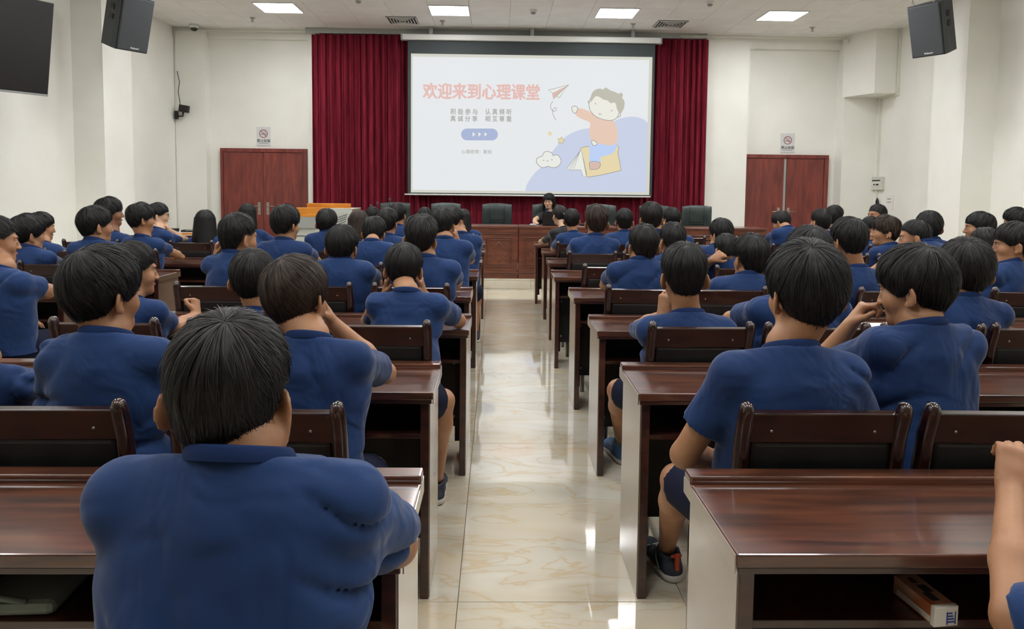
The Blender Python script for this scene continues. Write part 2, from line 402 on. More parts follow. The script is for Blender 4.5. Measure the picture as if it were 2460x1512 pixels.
# doors
def door(n, x0, x1, ztop, ajar, handle_side):
    Y=12.985; m=MB(); fw=.085
    m.bbox(x0,x1,Y-.06,Y,ztop-.065,ztop,.004)
    m.bbox(x0,x0+fw*.55,Y-.06,Y,0,ztop-.065,.004); m.bbox(x1-fw*.9,x1,Y-.06,Y,0,ztop-.065,.004)
    o=struct('door_%d'%n,m,M['doorwood'])
    a=x0+fw*.55; b=x1-fw*.9; mid=(a+b)/2
    if ajar:
        MB().box(a,b,Y-.012,Y-.001,0,ztop-.065).build('gap_shade_sheet',M['black'],o)  # black sheet stands in for the darkness behind the door gap
        MB().bbox(a+.003,mid-.025,Y-.045,Y-.012,.008,ztop-.07,.003).build('door_leaf',M['doorwood'],o)
        MB().bbox(mid+.025,b-.003,Y-.045,Y-.012,.008,ztop-.07,.003).build('door_leaf',M['doorwood'],o)
        MB().bbox(mid-.022,mid+.02,Y-.036,Y-.014,.02,ztop-.07,.002).build('meeting_stile',M['grey'],o)
    else:
        MB().bbox(a+.003,mid-.002,Y-.045,Y-.01,.008,ztop-.07,.003).build('door_leaf',M['doorwood'],o)
        MB().bbox(mid+.002,b-.003,Y-.045,Y-.01,.008,ztop-.07,.003).build('door_leaf',M['doorwood'],o)
    for sx,d in ((-1,-1),(1,1)):
        hx=mid+sx*.075
        if ajar and sx<0: hx=mid-.1
        h=MB(); h.bbox(hx-.025,hx+.025,Y-.052,Y-.044,.95,1.17,.004)
        h.tube([(hx,Y-.05,1.1),(hx,Y-.095,1.1),(hx+d*.03,Y-.1,1.1),(hx+d*.13,Y-.1,1.098)],[.011,.010,.009,.007],8)
        h.lathe([(.01,0),(.01,.012)],12,T(hx,Y-.052,1.01)@Rx(PI/2)); h.build('door_handle',M['steel'],o)
door(1,-4.845,-3.334,2.11,False,1)
door(2,4.378,5.89,2.11,True,1)
# ceiling lights
def panel(i,j,x,y):
    if j==0: lab=['leftmost','second from left','second from right','rightmost'][i]+' square ceiling light above the stage'; g='square ceiling lights above the stage'
    else: lab='square white ceiling light out of sight over the seats'; g='square ceiling lights over the seats'
    t=thing('ceiling_light',lab,'light',(x,y,CEIL),0,g)
    h=.297
    link('frame',PF,None,t); link('diffuser',PD,None,t)
f=MB()
for a,b,c,d in ((-.305,.305,-.305,-.29),(-.305,.305,.29,.305),(-.305,-.29,-.29,.29),(.29,.305,-.29,.29)): f.box(a,b,c,d,-.012,.004)
PF=f.mesh('light_frame',M['white_plastic'])
M['glow']=material('light_diffuser',(1,1,1,1),.5,emit=(.985,.99,1.0,1),es=PANEL_POWER)
PD=MB().box(-.29,.29,-.29,.29,-.008,0).mesh('light_diffuser',M['glow'])
for i,x in enumerate(LX):
    for j,y in enumerate(LY): panel(i,j,x,y)
# air vents
for k,(x,y) in enumerate(VENTS):
    t=thing('ceiling_vent','white square ceiling air vent '+['left','right'][k]+' of the screen','vent',(x,y,CEIL),0,'ceiling air vents')
    MB().bbox(-.24,.24,-.24,.24,-.006,-.001,.002).build('backing',M['black'],t)
    for q,s in enumerate((.235,.19,.145,.1,.055)):
        m=MB(); w=.014; zt=-.014-(.004*q)
        for a,b,c,d in ((-s,s,-s,-s+w),(-s,s,s-w,s),(-s,-s+w,-s,s),(s-w,s,-s,s)):
            m.box(a,b,c,d,zt-.003,zt+.006)
        m.build('slat',M['white_plastic'],t)
# sprinklers, detectors, camera
spl=['second ceiling sprinkler from the right, above the right of the screen']
names=['leftmost ceiling sprinkler, left of the curtain','ceiling sprinkler above the left half of the screen','ceiling sprinkler above the right half of the screen','rightmost ceiling sprinkler, above the right door']
for k,(x,y) in enumerate(((-3.96,12.04),(-.91,12.04),(2.18,12.04),(5.15,12.1))):
    t=thing('sprinkler',names[k],'sprinkler',(x,y,CEIL),0,'ceiling sprinklers')
    MB().lathe([(.045,0),(.045,-.006),(.02,-.012),(.02,-.016)],16).build('escutcheon',M['steel'],t)
    m=MB(); m.tube([(0,0,-.01),(0,0,-.05)],.009,8); m.tube([(-.016,0,-.02),(-.02,0,-.045),(0,0,-.06),(.02,0,-.045),(.016,0,-.02)],.003,6); m.build('nozzle',M['steel'],t)
    m=MB(); m.lathe([(.026,-.062),(.026,-.065)],14); m.build('deflector',M['steel'],t)
for x,y,lb in ((.52,11.25,'round smoke detector on the ceiling above the middle of the screen'),(3.02,10.6,'smoke detector at the top edge of the ceiling, right of centre'),(-2.02,10.75,'smoke detector at the top edge of the ceiling, left of centre')):
    t=thing('smoke_detector',lb,'detector',(x,y,CEIL),0,'smoke detectors')
    MB().lathe([(.055,0),(.055,-.02),(.048,-.03)],20).build('base',M['white_plastic'],t)
    MB().lathe([(.035,-.03),(.038,-.05),(.02,-.062)],18).build('sensor_head',M['grey'],t)
t=thing('dome_camera','white dome security camera on the ceiling in the left corner','camera',(-5.12,12.6,CEIL))
MB().lathe([(.075,0),(.078,-.03),(.06,-.06)],24).build('housing',M['white_plastic'],t)
MB().lathe([(.058,-.058),(.055,-.08),(.036,-.102),(.01,-.11)],24).build('dome_lens',M['black_gloss'],t)
# cable conduits
c=MB(); c.tube([(-5.52,12.78,CEIL-.05),(-3.3,12.78,CEIL-.05),(-3.2,12.78,CEIL-.05)],.018,8)
c.tube([(-5.52,12.76,CEIL-.05),(-5.52,12.76,CEIL-.15)],.012,8); tag(c.build('ceiling_conduit',M['trunking']),'white conduit along the ceiling edge left of the curtain','conduit')
c=MB(); c.tube([(3.1,12.68,CEIL-.055),(4.4,12.66,CEIL-.055),(6.0,12.62,CEIL-.06)],.018,8); c.tube([(5.98,12.6,CEIL-.05),(5.98,12.6,CEIL-.13)],.016,8)
tag(c.build('ceiling_conduit',M['trunking']),'white conduit along the ceiling edge right of the curtain','conduit')
c=MB(); c.tube([(-5.535,12.8,CEIL-.06),(-5.535,12.79,1.0),(-5.535,12.79,.02)],.014,8); tag(c.build('corner_conduit',M['trunking']),'thin white conduit running down the left front corner','conduit')
c=MB(); c.box(6.585,6.62,12.05,12.09,3.1,CEIL); c.box(6.585,6.62,12.05,12.62,3.06,3.1); c.box(6.585,6.62,12.58,12.62,.3,3.06)
c.box(6.585,6.62,12.44,12.6,1.585,1.62)
tag(c.build('wall_trunking',M['trunking']),'white cable trunking stepping down below the corner duct on the right wall','conduit')
c=MB(); c.box(6.585,6.62,8.85,8.9,0,CEIL); tag(c.build('wall_trunking',M['trunking']),'white vertical cable trunking on the right wall near the camera side','conduit')
# curtain behind the screen
def drape(x0,x1,z0,z1,y,n,amp,seed):
    rr=np.random.default_rng(seed); xs=np.linspace(x0,x1,n); zs=np.linspace(z0,z1,14)
    u=np.cumsum(np.interp(np.arange(n),np.arange(0,n+12,12),rr.uniform(.12,.42,len(np.arange(0,n+12,12))))*(rr.random(n)*.5+.75)); ph=rr.uniform(0,6,4)
    V=[];
    for z in zs:
        g=(z-z0)/(z1-z0); k=.72+.28*(1-g)
        yy=y+1.3*amp*k*(.65*np.sin(u*.8+.5*np.sin(3*g+ph[0]))+.35*np.sin(u*2.17+ph[1]+1.2*g)+.5*np.sin(u*.23+ph[2]))
        V.append(np.stack([xs+.012*np.sin(u*1.7+g*2)*k,yy,np.full(n,z)],1))
    V=np.concatenate(V); a=np.arange(n-1)[None]+n*np.arange(13)[:,None]; a=a.ravel(); F=np.stack([a,a+1,a+n+1,a+n],1); return V,F
M['velvet']=noise_mix(material('crimson_velvet',(0,0,0,1),.85,spec=.15,sheen=.35),srgb(104,24,40),srgb(134,36,54),5,(6,1,.4),3)
b=M['velvet'].node_tree.nodes['Principled BSDF']; b.inputs['Sheen Tint'].default_value=srgb(150,60,76)
V,F=drape(-3.2,-1.18,ST+.02,CEIL-.1,12.72,520,.045,3); cu=link('stage_curtain',np_mesh('curtain',V,F,M['velvet'])); tag(cu,'gathered crimson velvet curtain left of the projection screen','curtain',kind=None)
V,F=drape(2.3,3.63,ST+.02,CEIL-.1,12.70,360,.045,5); tag(link('stage_curtain',np_mesh('curtain',V,F,M['velvet'])),'gathered crimson velvet curtain right of the projection screen','curtain')
V,F=drape(-1.3,2.4,ST+.02,CEIL-.14,12.82,360,.03,9); tag(link('backdrop_curtain',np_mesh('curtain',V,F,M['velvet'])),'flat crimson backdrop curtain behind the projection screen and black chairs','curtain')
m=MB(); m.box(-3.28,3.58,12.68,12.70,CEIL-.09,CEIL)

tag(m.build('curtain_rail',M['grey']),'grey metal curtain rail fixed along the ceiling above the stage','curtain rail')

# ---------------------------------------------------------------- projection screen with its slide
scr=thing('projection_screen','large roll-down projection screen showing a pale lesson slide','screen',(.565,12.5,1.35))
X0,X1=-1.47-.565,2.607-.565; Z0,Z1=1.372-1.35,3.705-1.35
m=MB(); m.bbox(-2.175,2.165,-.06,.06,2.575,2.67,.012); m.build('screen_case',M['white_plastic'],scr)
for q in (-1.7,0,1.7): MB().box(q-.03,q+.03,-.03,.03,2.66,2.80).build('hanging_bracket',M['grey'],scr)
MB().bbox(-2.2,-2.172,-.065,.065,2.565,2.68,.006).build('end_cap',M['grey'],scr); MB().bbox(2.162,2.19,-.065,.065,2.565,2.68,.006).build('end_cap',M['grey'],scr)
MB().box(-2.09,2.085,.0,.004,-.0,2.58).build('black_border',M['screen_black'],scr)
m=MB(); m.tube([(-2.14,0,-.01),(2.065,0,-.01)],.014,10); m.build('bottom_bar',M['white_plastic'],scr)
def glow(name,r,g,b_,k=1.0):
    mm=material(name,(.02,.02,.02,1),.8,spec=.1,emit=srgb(r,g,b_),es=SCREEN_POWER*k/.74*1.0); return mm
MS={k:glow('slide_'+k,*v) for k,v in {'white':(228,231,233),'border':(208,208,196),'blob':(198,206,228),'blob2':(190,200,226),'title':(226,186,180),'text':(176,178,174),'pill':(168,180,212),'outline':(150,150,146),'hair':(188,186,172),'face':(232,232,222),'jumper':(228,198,180),'trouser':(186,206,242),'book':(228,212,170),'page':(230,232,226),'star':(226,212,168),'shoe':(214,184,172)}.items()}
MB().box(X0,X1,-.003,0,Z0,Z1).build('screen_fabric',MS['border'],scr)
sx0,sx1,sz0,sz1=X0+.03,X1-.055,Z0+.045,Z1-.05
MB().box(sx0,sx1,-.005,-.003,sz0,sz1).build('slide_background',MS['white'],scr)
# slide coordinates: photo crop pixels (1000..1640,100..500 shown at 3.78x)
def SP(u,v): # crop px -> local
    x=(1000+u/3.78); y=(100+v/3.78)
    fx=(x-987-( (y-128)/335)*0)/(1568-987); return (X0+(X1-X0)*((x-(987+(y-130)*.0))/(1567-987)), Z1-(Z1-Z0)*((y-128-(x-987)*.0155*(1-(y-128)/335*.6))/(334)))
def flat(name,poly,mat,lay,raw=False):
    pts=[SP(u,v) for u,v in poly] if not raw else poly
    pts=[(min(max(a,sx0),sx1),min(max(b,sz0),sz1)) for a,b in pts]
    cur=bpy.data.curves.new(name,'CURVE'); cur.dimensions='2D'; cur.fill_mode='BOTH'; sp=cur.splines.new('POLY'); sp.points.add(len(pts)-1)
    for i,(a,b) in enumerate(pts): sp.points[i].co=(a,b,0,1)
    sp.use_cyclic_u=True; ob=bpy.data.objects.new('tmp',cur); me=bpy.data.meshes.new_from_object(ob); bpy.data.objects.remove(ob)
    me.transform(T(0,-.005-.0012*lay,0)@Rx(PI/2)); me.materials.clear()
    return link(name,me,mat,scr)
def smooth(poly,n=6,closed=True):
    out=[];N=len(poly)
    for i in range(N if closed else N-1):
        p0,p1,p2,p3=[poly[(i+k)%N] if closed else poly[min(max(i+k,0),N-1)] for k in (-1,0,1,2)]
        for j in range(n):
            t=j/n; out.append(tuple(.5*((2*p1[q])+(-p0[q]+p2[q])*t+(2*p0[q]-5*p1[q]+4*p2[q]-p3[q])*t*t+(-p0[q]+3*p1[q]-3*p2[q]+p3[q])*t**3) for q in (0,1)))
    if not closed: out.append(poly[-1])
    return out
def stroke(name,poly,w,mat,lay,closed=False):
    m=MB(); P=[SP(u,v) for u,v in poly]; N=len(P); L=[];R_=[]
    for i in range(N):
        a=P[(i-1)%N] if closed else P[max(i-1,0)]; b=P[(i+1)%N] if closed else P[min(i+1,N-1)]
        dx,dz=b[0]-a[0],b[1]-a[1]; l=math.hypot(dx,dz) or 1; nx,nz=-dz/l*w,dx/l*w
        L.append((P[i][0]+nx,-.005-.0012*lay,P[i][1]+nz)); R_.append((P[i][0]-nx,-.005-.0012*lay,P[i][1]-nz))
    fs=[]
    for i in range(N if closed else N-1): j=(i+1)%N; fs.append((i,j,N+j,N+i))
    m.add(L+R_,fs); return m.build(name,mat,scr)
def shape(name,poly,mat,lay,outline=True,w=.005,n=6):
    s=smooth(poly,n); flat(name,s,mat,lay)
    if outline: stroke(name+'_outline',s,w,MS['outline'],lay+.4,True)
def blob_poly():
    return [(1000,1352),(1010,1300),(1050,1230),(1100,1170),(1150,1130),(1190,1100),(1230,1010),(1290,930),(1370,850),(1470,800),(1600,775),(1720,790),(1780,730),(1860,690),(1970,672),(2060,690),(2100,715),(2120,740)]
flat('slide_hill',smooth(blob_poly(),6,False)+[(2120,1360),(1000,1360)],MS['blob'],1)
# clip-art child riding a book
shape('slide_book',[(1500,960),(1620,940),(1840,930),(1845,1000),(1875,1140),(1850,1165),(1590,1220),(1560,1190),(1530,1060)],MS['book'],2,n=2)
shape('slide_pages',[(1495,985),(1512,985),(1560,1215),(1528,1212),(1508,1155),(1420,1158),(1375,1148),(1440,1060)],MS['page'],3,n=1,w=.004)
for a in (1395,1415,1440): stroke('slide_page_line',[(1495,990),(a,1152)],.003,MS['outline'],4)
shape('slide_trousers',[(1600,930),(1820,918),(1800,1000),(1690,1040),(1685,1080),(1590,1078),(1585,1000)],MS['trouser'],5,outline=False)
shape('slide_boot',[(1592,1082),(1680,1088),(1672,1140),(1600,1152),(1588,1130)],MS['shoe'],5)
shape('slide_jumper',[(1470,598),(1560,620),(1640,670),(1690,700),(1780,700),(1830,770),(1838,880),(1800,930),(1690,920),(1600,885),(1578,800),(1582,730),(1500,690),(1450,655)],MS['jumper'],6,outline=False)
shape('slide_hand',[(1415,590),(1440,578),(1466,592),(1462,625),(1440,645),(1420,620)],MS['face'],7)
shape('slide_hand',[(1600,900),(1620,888),(1655,918),(1620,935)],MS['face'],7)
shape('slide_ear',[(1562,545),(1575,530),(1592,540),(1585,560)],MS['face'],7)
shape('slide_ear',[(1830,660),(1855,640),(1860,665),(1838,678)],MS['face'],7)
shape('slide_face',[(1600,490),(1700,470),(1810,520),(1850,600),(1830,680),(1760,708),(1650,680),(1585,620),(1572,550)],MS['face'],8)
shape('slide_hair',[(1585,545),(1590,480),(1615,440),(1660,422),(1700,428),(1720,412),(1760,435),(1800,450),(1845,468),(1860,455),(1880,480),(1872,500),(1895,540),(1890,600),(1858,645),(1830,610),(1810,550),(1770,552),(1740,530),(1700,518),(1670,500),(1635,490),(1612,510)],MS['hair'],9,outline=False)
for e in ((1630,557),(1780,620)): flat('slide_eye',[(e[0]+5*math.cos(t*.785),e[1]+7*math.sin(t*.785)) for t in range(8)],MS['outline'],9)
stroke('slide_mouth',smooth([(1665,640),(1668,655),(1680,654),(1686,642)],4,False),.004,MS['outline'],9)
# paper plane, trail, stars, cloud, button
shape('slide_plane',[(1198,435),(1384,387),(1300,503),(1272,490),(1247,516),(1236,462)],MS['page'],2,n=1,w=.004)
flat('slide_plane_fold',[(1384,387),(1272,490),(1247,516),(1236,462)],MS['shoe'],3); stroke('slide_plane_line',[(1384,387),(1272,488),(1300,503)],.004,MS['outline'],4)
stroke('slide_trail',smooth([(1240,535),(1222,570),(1228,610),(1258,625),(1276,605),(1262,592),(1242,612),(1245,655),(1262,690),(1274,704)],6,False),.004,MS['outline'],2)
def star(cx,cy,r,rot=0): return [(cx+(r if k%2==0 else r*.5)*math.sin(k*PI/5+rot),cy-(r if k%2==0 else r*.5)*math.cos(k*PI/5+rot)) for k in range(10)]
flat('slide_star',star(1218,826,27,.1),MS['star'],2); flat('slide_star',star(1322,890,38,.15),MS['star'],2); stroke('slide_star_outline',star(1322,890,38,.15),.004,MS['outline'],3,True)
shape('slide_cloud',[(1140,1132),(1100,1090),(1105,1050),(1150,1030),(1165,1000),(1200,988),(1240,1005),(1250,1025),(1290,1020),(1322,1060),(1318,1100),(1280,1132),(1235,1134),(1205,1124),(1175,1134)],MS['page'],3)
for a,b in ((1164,1070),(1240,1065),(1200,1076)): flat('slide_cloud_face',[(a-6,b-4),(a+6,b-4),(a+6,b+3),(a-6,b+3)],MS['outline'],5)
flat('slide_button',[(575+ (112 if abs(t)<PI/2 else -112)+56*math.cos(t),836+54*math.sin(t)) for t in np.linspace(-PI,PI,40)[:-1]],MS['pill'],2)
for a in (512,565,620): flat('slide_arrow',[(a,814),(a+26,835),(a,856)],MS['page'],3)
def text(name,body,size,mat,parent,Mx,off=0,align='CENTER',space=1.0,ext=0):
    cu=bpy.data.curves.new(name,'FONT'); cu.body=body; cu.size=size; cu.align_x=align; cu.offset=off; cu.space_character=space; cu.extrude=ext; cu.resolution_u=3
    ob=bpy.data.objects.new('tmp',cu); C.objects.link(ob); bpy.context.view_layer.update()
    me=bpy.data.meshes.new_from_object(ob.evaluated_get(bpy.context.evaluated_depsgraph_get())); bpy.data.objects.remove(ob)
    me.transform(Mx); me.materials.clear(); me.name=name
    return link(name,me,mat,parent)
def slide_text(name,body,u0,u1,v0,v1,mat,off):
    """fits the words into a box of the slide"""
    o=text(name,body,1,mat,scr,Matrix.Identity(4),.006)
    me=o.data; co=np.zeros(len(me.vertices)*3); me.vertices.foreach_get('co',co); co=co.reshape(-1,3)
    if len(co)==0: return o
    a=SP(u0,v1); b=SP(u1,v0); lo=co.min(0); hi=co.max(0)
    x=a[0]+(co[:,0]-lo[0])/(hi[0]-lo[0])*(b[0]-a[0]); z=a[1]+(co[:,1]-lo[1])/(hi[1]-lo[1])*(b[1]-a[1])
    F=np.array([p.vertices[:] for p in me.polygons if len(p.vertices)==3],int) if all(len(p.vertices)==3 for p in me.polygons) else None
    co=np.stack([x,np.full(len(x),-.0085),z],1)
    if off and F is not None:      # heavier strokes: the same letters again, a hair to either side
        parts=[(co+np.array([dx,-.0003*i,dz]),F) for i,(dx,dz) in enumerate(((0,0),(off,0),(-off,0),(0,off*.8),(0,-off*.8)))]
        V,F=join_np(parts); me2=np_mesh(name,V,F,mat,False); o.data=me2; return o
    me.vertices.foreach_set('co',co.ravel().astype(f32)); me.update(); return o
slide_text('slide_title','欢迎来到心理课堂',60,1118,384,512,MS['title'],.0075)
slide_text('slide_line','积 极 参 与',310,555,604,656,MS['text'],.0028); slide_text('slide_line','认 真 倾 听',626,865,604,656,MS['text'],.0028)
slide_text('slide_line','真 诚 分 享',310,555,668,718,MS['text'],.0028); slide_text('slide_line','相 互 尊 重',626,865,668,718,MS['text'],.0028)
slide_text('slide_teacher_line','心理老师：靳松',412,690,976,1010,MS['text'],.0008)

# ---------------------------------------------------------------- signs over the doors
M['ink']=material('black_ink',srgb(30,30,30),.7); M['red']=material('sign_red',srgb(150,36,32),.6); M['sign']=material('sign_sheet',srgb(214,216,216),.35)
for k,(x0,x1,z0,z1) in enumerate(((-4.225,-3.985,2.16,2.49),(5.035,5.29,2.15,2.49))):
    t=thing('no_smoking_sign','small no-smoking sign above the '+['left','right'][k]+' double door','sign',((x0+x1)/2,12.992,z0),0,'no-smoking signs')
    w=(x1-x0)/2; h=z1-z0
    MB().bbox(-w,w,-.003,.002,0,h,.001).build('sheet',M['sign'],t)
    m=MB(); N=36; R1=.073; R0=.062; cz=h*.64
    vs=[(R1*math.cos(2*PI*i/N),-.005,cz+R1*math.sin(2*PI*i/N)) for i in range(N)]+[(R0*math.cos(2*PI*i/N),-.005,cz+R0*math.sin(2*PI*i/N)) for i in range(N)]
    m.add(vs,[(i,(i+1)%N,N+(i+1)%N,N+i) for i in range(N)])
    c_,s_=math.cos(.8),math.sin(.8); q=.005
    m.add([(-R0*c_-q*s_,-.0055,cz+R0*s_-q*c_),(-R0*c_+q*s_,-.0055,cz+R0*s_+q*c_),(R0*c_+q*s_,-.0055,cz-R0*s_+q*c_),(R0*c_-q*s_,-.0055,cz-R0*s_-q*c_)],[(0,1,2,3)])
    m.build('prohibition_ring',M['red'],t)
    m=MB(); m.box(-.048,.052,-.005,-.004,cz-.016,cz-.007); m.tube([(.045,-.005,cz+.004),(.038,-.005,cz+.016),(.015,-.005,cz+.02),(0,-.005,cz+.032),(.008,-.005,cz+.045),(.024,-.005,cz+.04),(.03,-.005,cz+.026)],.0025,5); m.build('cigarette_symbol',M['ink'],t)
    text('sign_words','禁止吸烟',.058,M['ink'],t,T(0,-.005,h*.2)@Rx(PI/2),.0005)
    text('sign_words_small','NO SMOKING',.026,M['ink'],t,T(0,-.005,h*.1)@Rx(PI/2),.0)

# ---------------------------------------------------------------- wall fittings
t=thing('wall_bracket_sensor','small black sensor on an angled bracket in the left front corner','sensor',(-5.4,12.72,2.6))
MB().bbox(-.12,-.07,-.03,.03,-.02,.12,.004).build('mount_plate',M['black'],t)
m=MB(); m.tube([(-.09,0,.03),(.02,-.02,.03),(.03,-.02,.12)],.014,8); m.build('arm',M['black'],t)
MB().bbox(-.045,.11,-.09,0,.1,.22,.008,Ry(.15)).build('sensor_body',M['black'],t)
m=MB(); m.tube([(-.03,.02,.2),(-.07,.03,.45),(-.05,.04,.62),(-.09,.05,.8)],.006,6); m.build('cable',M['black'],t)
t=thing('breaker_box','cream breaker box on the right wall','breaker box',(6.62,12.57,1.5))
MB().bbox(-.055,0,-.19,.19,0,.23,.006).build('case',M['cream'],t)
MB().box(-.06,-.054,-.13,.13,.155,.175).build('cover_gap',M['under'],t); MB().box(-.062,-.054,-.12,.12,.07,.13).build('breaker_window',M['white_plastic'],t)
for q in (-.08,-.03,.05): MB().box(-.066,-.061,q-.02,q+.02,.08,.11).build('breaker_switch',M['under'],t)
t=thing('wall_hook','black looped strap hook on the right wall under the breaker box','hook',(6.6,12.55,1.2))
m=MB(); m.tube([(0,-.03,0),(-.01,-.03,.1),(-.01,0,.15),(-.01,.03,.1),(0,.03,0)],.014,8); m.build('strap',M['black'],t)
m=MB(); m.tube([(-.01,.03,.005),(-.03,.18,.02)],.006,6); m.build('peg',M['steel'],t)
t=thing('wall_notice','faint white paper notice on the right wall','notice',(6.612,12.2,1.17))
MB().box(-.001,.002,-.12,.12,0,.24).build('sheet',M['paper'],t)
m=MB(); m.box(-.003,-.001,-.05,.06,.17,.19); m.box(-.003,-.001,-.06,.07,.12,.135); m.build('print',M['grey'],t)

# wall-mounted television (left) and loudspeakers
u=Vector((.53,.848,0)); nrm=Vector((.848,-.53,0)); tilt=math.radians(11)
R3=Matrix((u,-nrm,Vector((0,0,1)))).transposed().to_4x4()
t=thing('television','large black flat television hung high on the left wall','television',(-4.70,7.81,2.36))
t.matrix_world=T(-4.70,7.81,2.36)@R3@Rx(tilt)
MB().bbox(-1.58,0,0,.05,0,.95,.008).build('bezel',M['black'],t)
MB().box(-1.565,-.012,-.003,.002,.03,.94).build('screen_panel',M['black_gloss'],t)
MB().bbox(-1.58,-.0,-.004,.0,.0,.022,.002).build('lower_trim',M['grey'],t)
m=MB(); m.box(-1.2,-.6,.05,.12,.25,.7); m.box(-1.3,-1.1,.1,.42,.4,.55); m.build('wall_mount',M['black'],t)
def speaker(side,loc,lab):
    t=thing('loudspeaker',lab,'loudspeaker',loc)
    a=-side*math.radians(57)
    t.rotation_euler=(0,0,0); t.matrix_world=T(*loc)@Rz(a)@Rx(math.radians(17))
    w,h=.20,.65
    poly=[(-w,0),(-w,.10),(-.155,.4),(.155,.4),(w,.10),(w,0)]
    m=MB(); m.prism(poly,0,h); m.build('cabinet',M['speaker_side'],t)
    m=MB(); m.bbox(-w+.008,w-.008,-.03,.004,.008,h-.008,.012); m.build('grille',M['speaker'],t)
    text('badge','Relacart',.032,M['white_plastic'],t,T(.02,-.032,.035)@Rx(PI/2),.0006,ext=.0005)
    for z in (.36,.48): MB().bbox(-.012,.012,-.05,.05,z-.035,z+.035,.006,T(side*.187,.19,0)@Rz(side*math.radians(8.5))).build('side_vent',M['black'],t)
    for x,y in ((-.14,.03),(.1,.06),(0,.34)):
        e=MB(); e.lathe([(.012,h),(.012,h+.01)],10,T(x,y,0)); e.tube([(x+.012*math.cos(k*.7),y,h+.03+.02*math.sin(k*.7)) for k in range(9)],.003,6,closed=True)
        e.tube([(x,y,h+.045),(x,y,h+.3)],.004,6); e.build('hanging_eye',M['steel'],t)
    return t
speaker(1,(5.47,9.32,3.19),'dark grey loudspeaker hanging by the right pillar')
speaker(-1,(-4.52,9.22,3.09),'dark grey loudspeaker hanging by the left pillar')
# ================================================================ DESKS
DTOP=.75
ORD=['first','second','third','fourth','fifth','sixth','seventh','eighth','ninth']
def make_desk(name, x0, x1, D, lab, group, end_sheen=True, detail=True):
    """D = edge towards the camera; the sitter sits on that side and looks away"""
    L=x1-x0; t=thing(name,lab,'desk',((x0+x1)/2,D,0),0,group); a,b=-L/2,L/2
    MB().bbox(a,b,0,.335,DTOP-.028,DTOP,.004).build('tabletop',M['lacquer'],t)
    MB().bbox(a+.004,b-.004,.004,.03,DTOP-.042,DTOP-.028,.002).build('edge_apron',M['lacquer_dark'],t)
    m=MB(); m.bbox(a,b,.343,.40,DTOP-.028,DTOP+.016,.005); m.bbox(a,b,.333,.345,DTOP-.028,DTOP-.004,.002); m.build('ledge',M['lacquer'],t)
    for s,x in ((-1,a),(1,b)):
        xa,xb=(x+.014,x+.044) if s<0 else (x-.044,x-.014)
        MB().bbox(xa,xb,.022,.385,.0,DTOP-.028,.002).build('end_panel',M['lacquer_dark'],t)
        xo=xa-.003 if s<0 else xb
        MB().box(xo,xo+.003,.03,.38,.004,DTOP-.03).build('painted_sheen_skin',M['side'],t)  # thin added skin, its paler colour carries the painted reflection
        xo=x-.0025 if s<0 else x
        MB().box(xo,xo+.0025,.006,.394,DTOP-.042,DTOP-.004).build('painted_sheen_band',M['side'],t)  # added strip along the tabletop end, same painted reflection
    if detail:
        for x in (a+.05,b-.085): MB().bbox(x,x+.035,.335,.36,.07,DTOP-.03,.002).build('corner_post',M['under'],t)
    n=max(1,round(L/.9))
    MB().bbox(a+.044,b-.044,.36,.378,.145,DTOP-.028,.002).build('modesty_panel',M['black_panel'],t)
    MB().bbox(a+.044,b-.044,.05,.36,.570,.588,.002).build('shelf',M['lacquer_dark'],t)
    for k in range(1,n): 
        x=a+L*k/n; MB().bbox(x-.012,x+.012,.06,.36,.145,DTOP-.03,.002).build('partition',M['under'],t)
    m=MB()
    for x in (a+.09,b-.09):
        for z in (.2,.5): m.lathe([(.009,0),(.009,.003)],10,T(x,.357,z)@Rx(PI/2))
    m.build('cam_cover',M['grey'],t)
    return t
M['black_panel']=noise_mix(material('black_modesty',(0,0,0,1),.5,coat=.2),srgb(22,20,19),srgb(34,29,27),3,(1,1,6))
DK=[1.355+1.113*k for k in range(8)]
for k,D in enumerate(DK):
    make_desk('conference_desk',-1.93-(.05*(k%3)),[-.175,-.215,-.135,-.165,-.15,-.14,-.13,-.15][k],D,ORD[k]+' desk from the camera, left of the centre aisle','desks left of the centre aisle')
    make_desk('conference_desk',[.47,.497,.507,.507,.465,.50,.515,.48][k],2.36,D,ORD[k]+' desk from the camera, right of the centre aisle','desks right of the centre aisle')
DL=[2.35,3.45,4.6,5.6,6.62,7.6,8.6]
for k,D in enumerate(DL):
    make_desk('conference_desk',-4.5,[-2.62,-2.66,-2.72,-2.585,-2.42,-2.6,-2.6][k],D,ORD[k]+' desk from the camera in the block by the left wall','desks by the left wall')
DR=[1.355+1.113*k for k in range(8)]
for k in (2,3,4,5,6,7):
    make_desk('conference_desk',2.72,4.6,DR[k],ORD[k-2]+' visible desk in the block by the right wall','desks by the right wall')

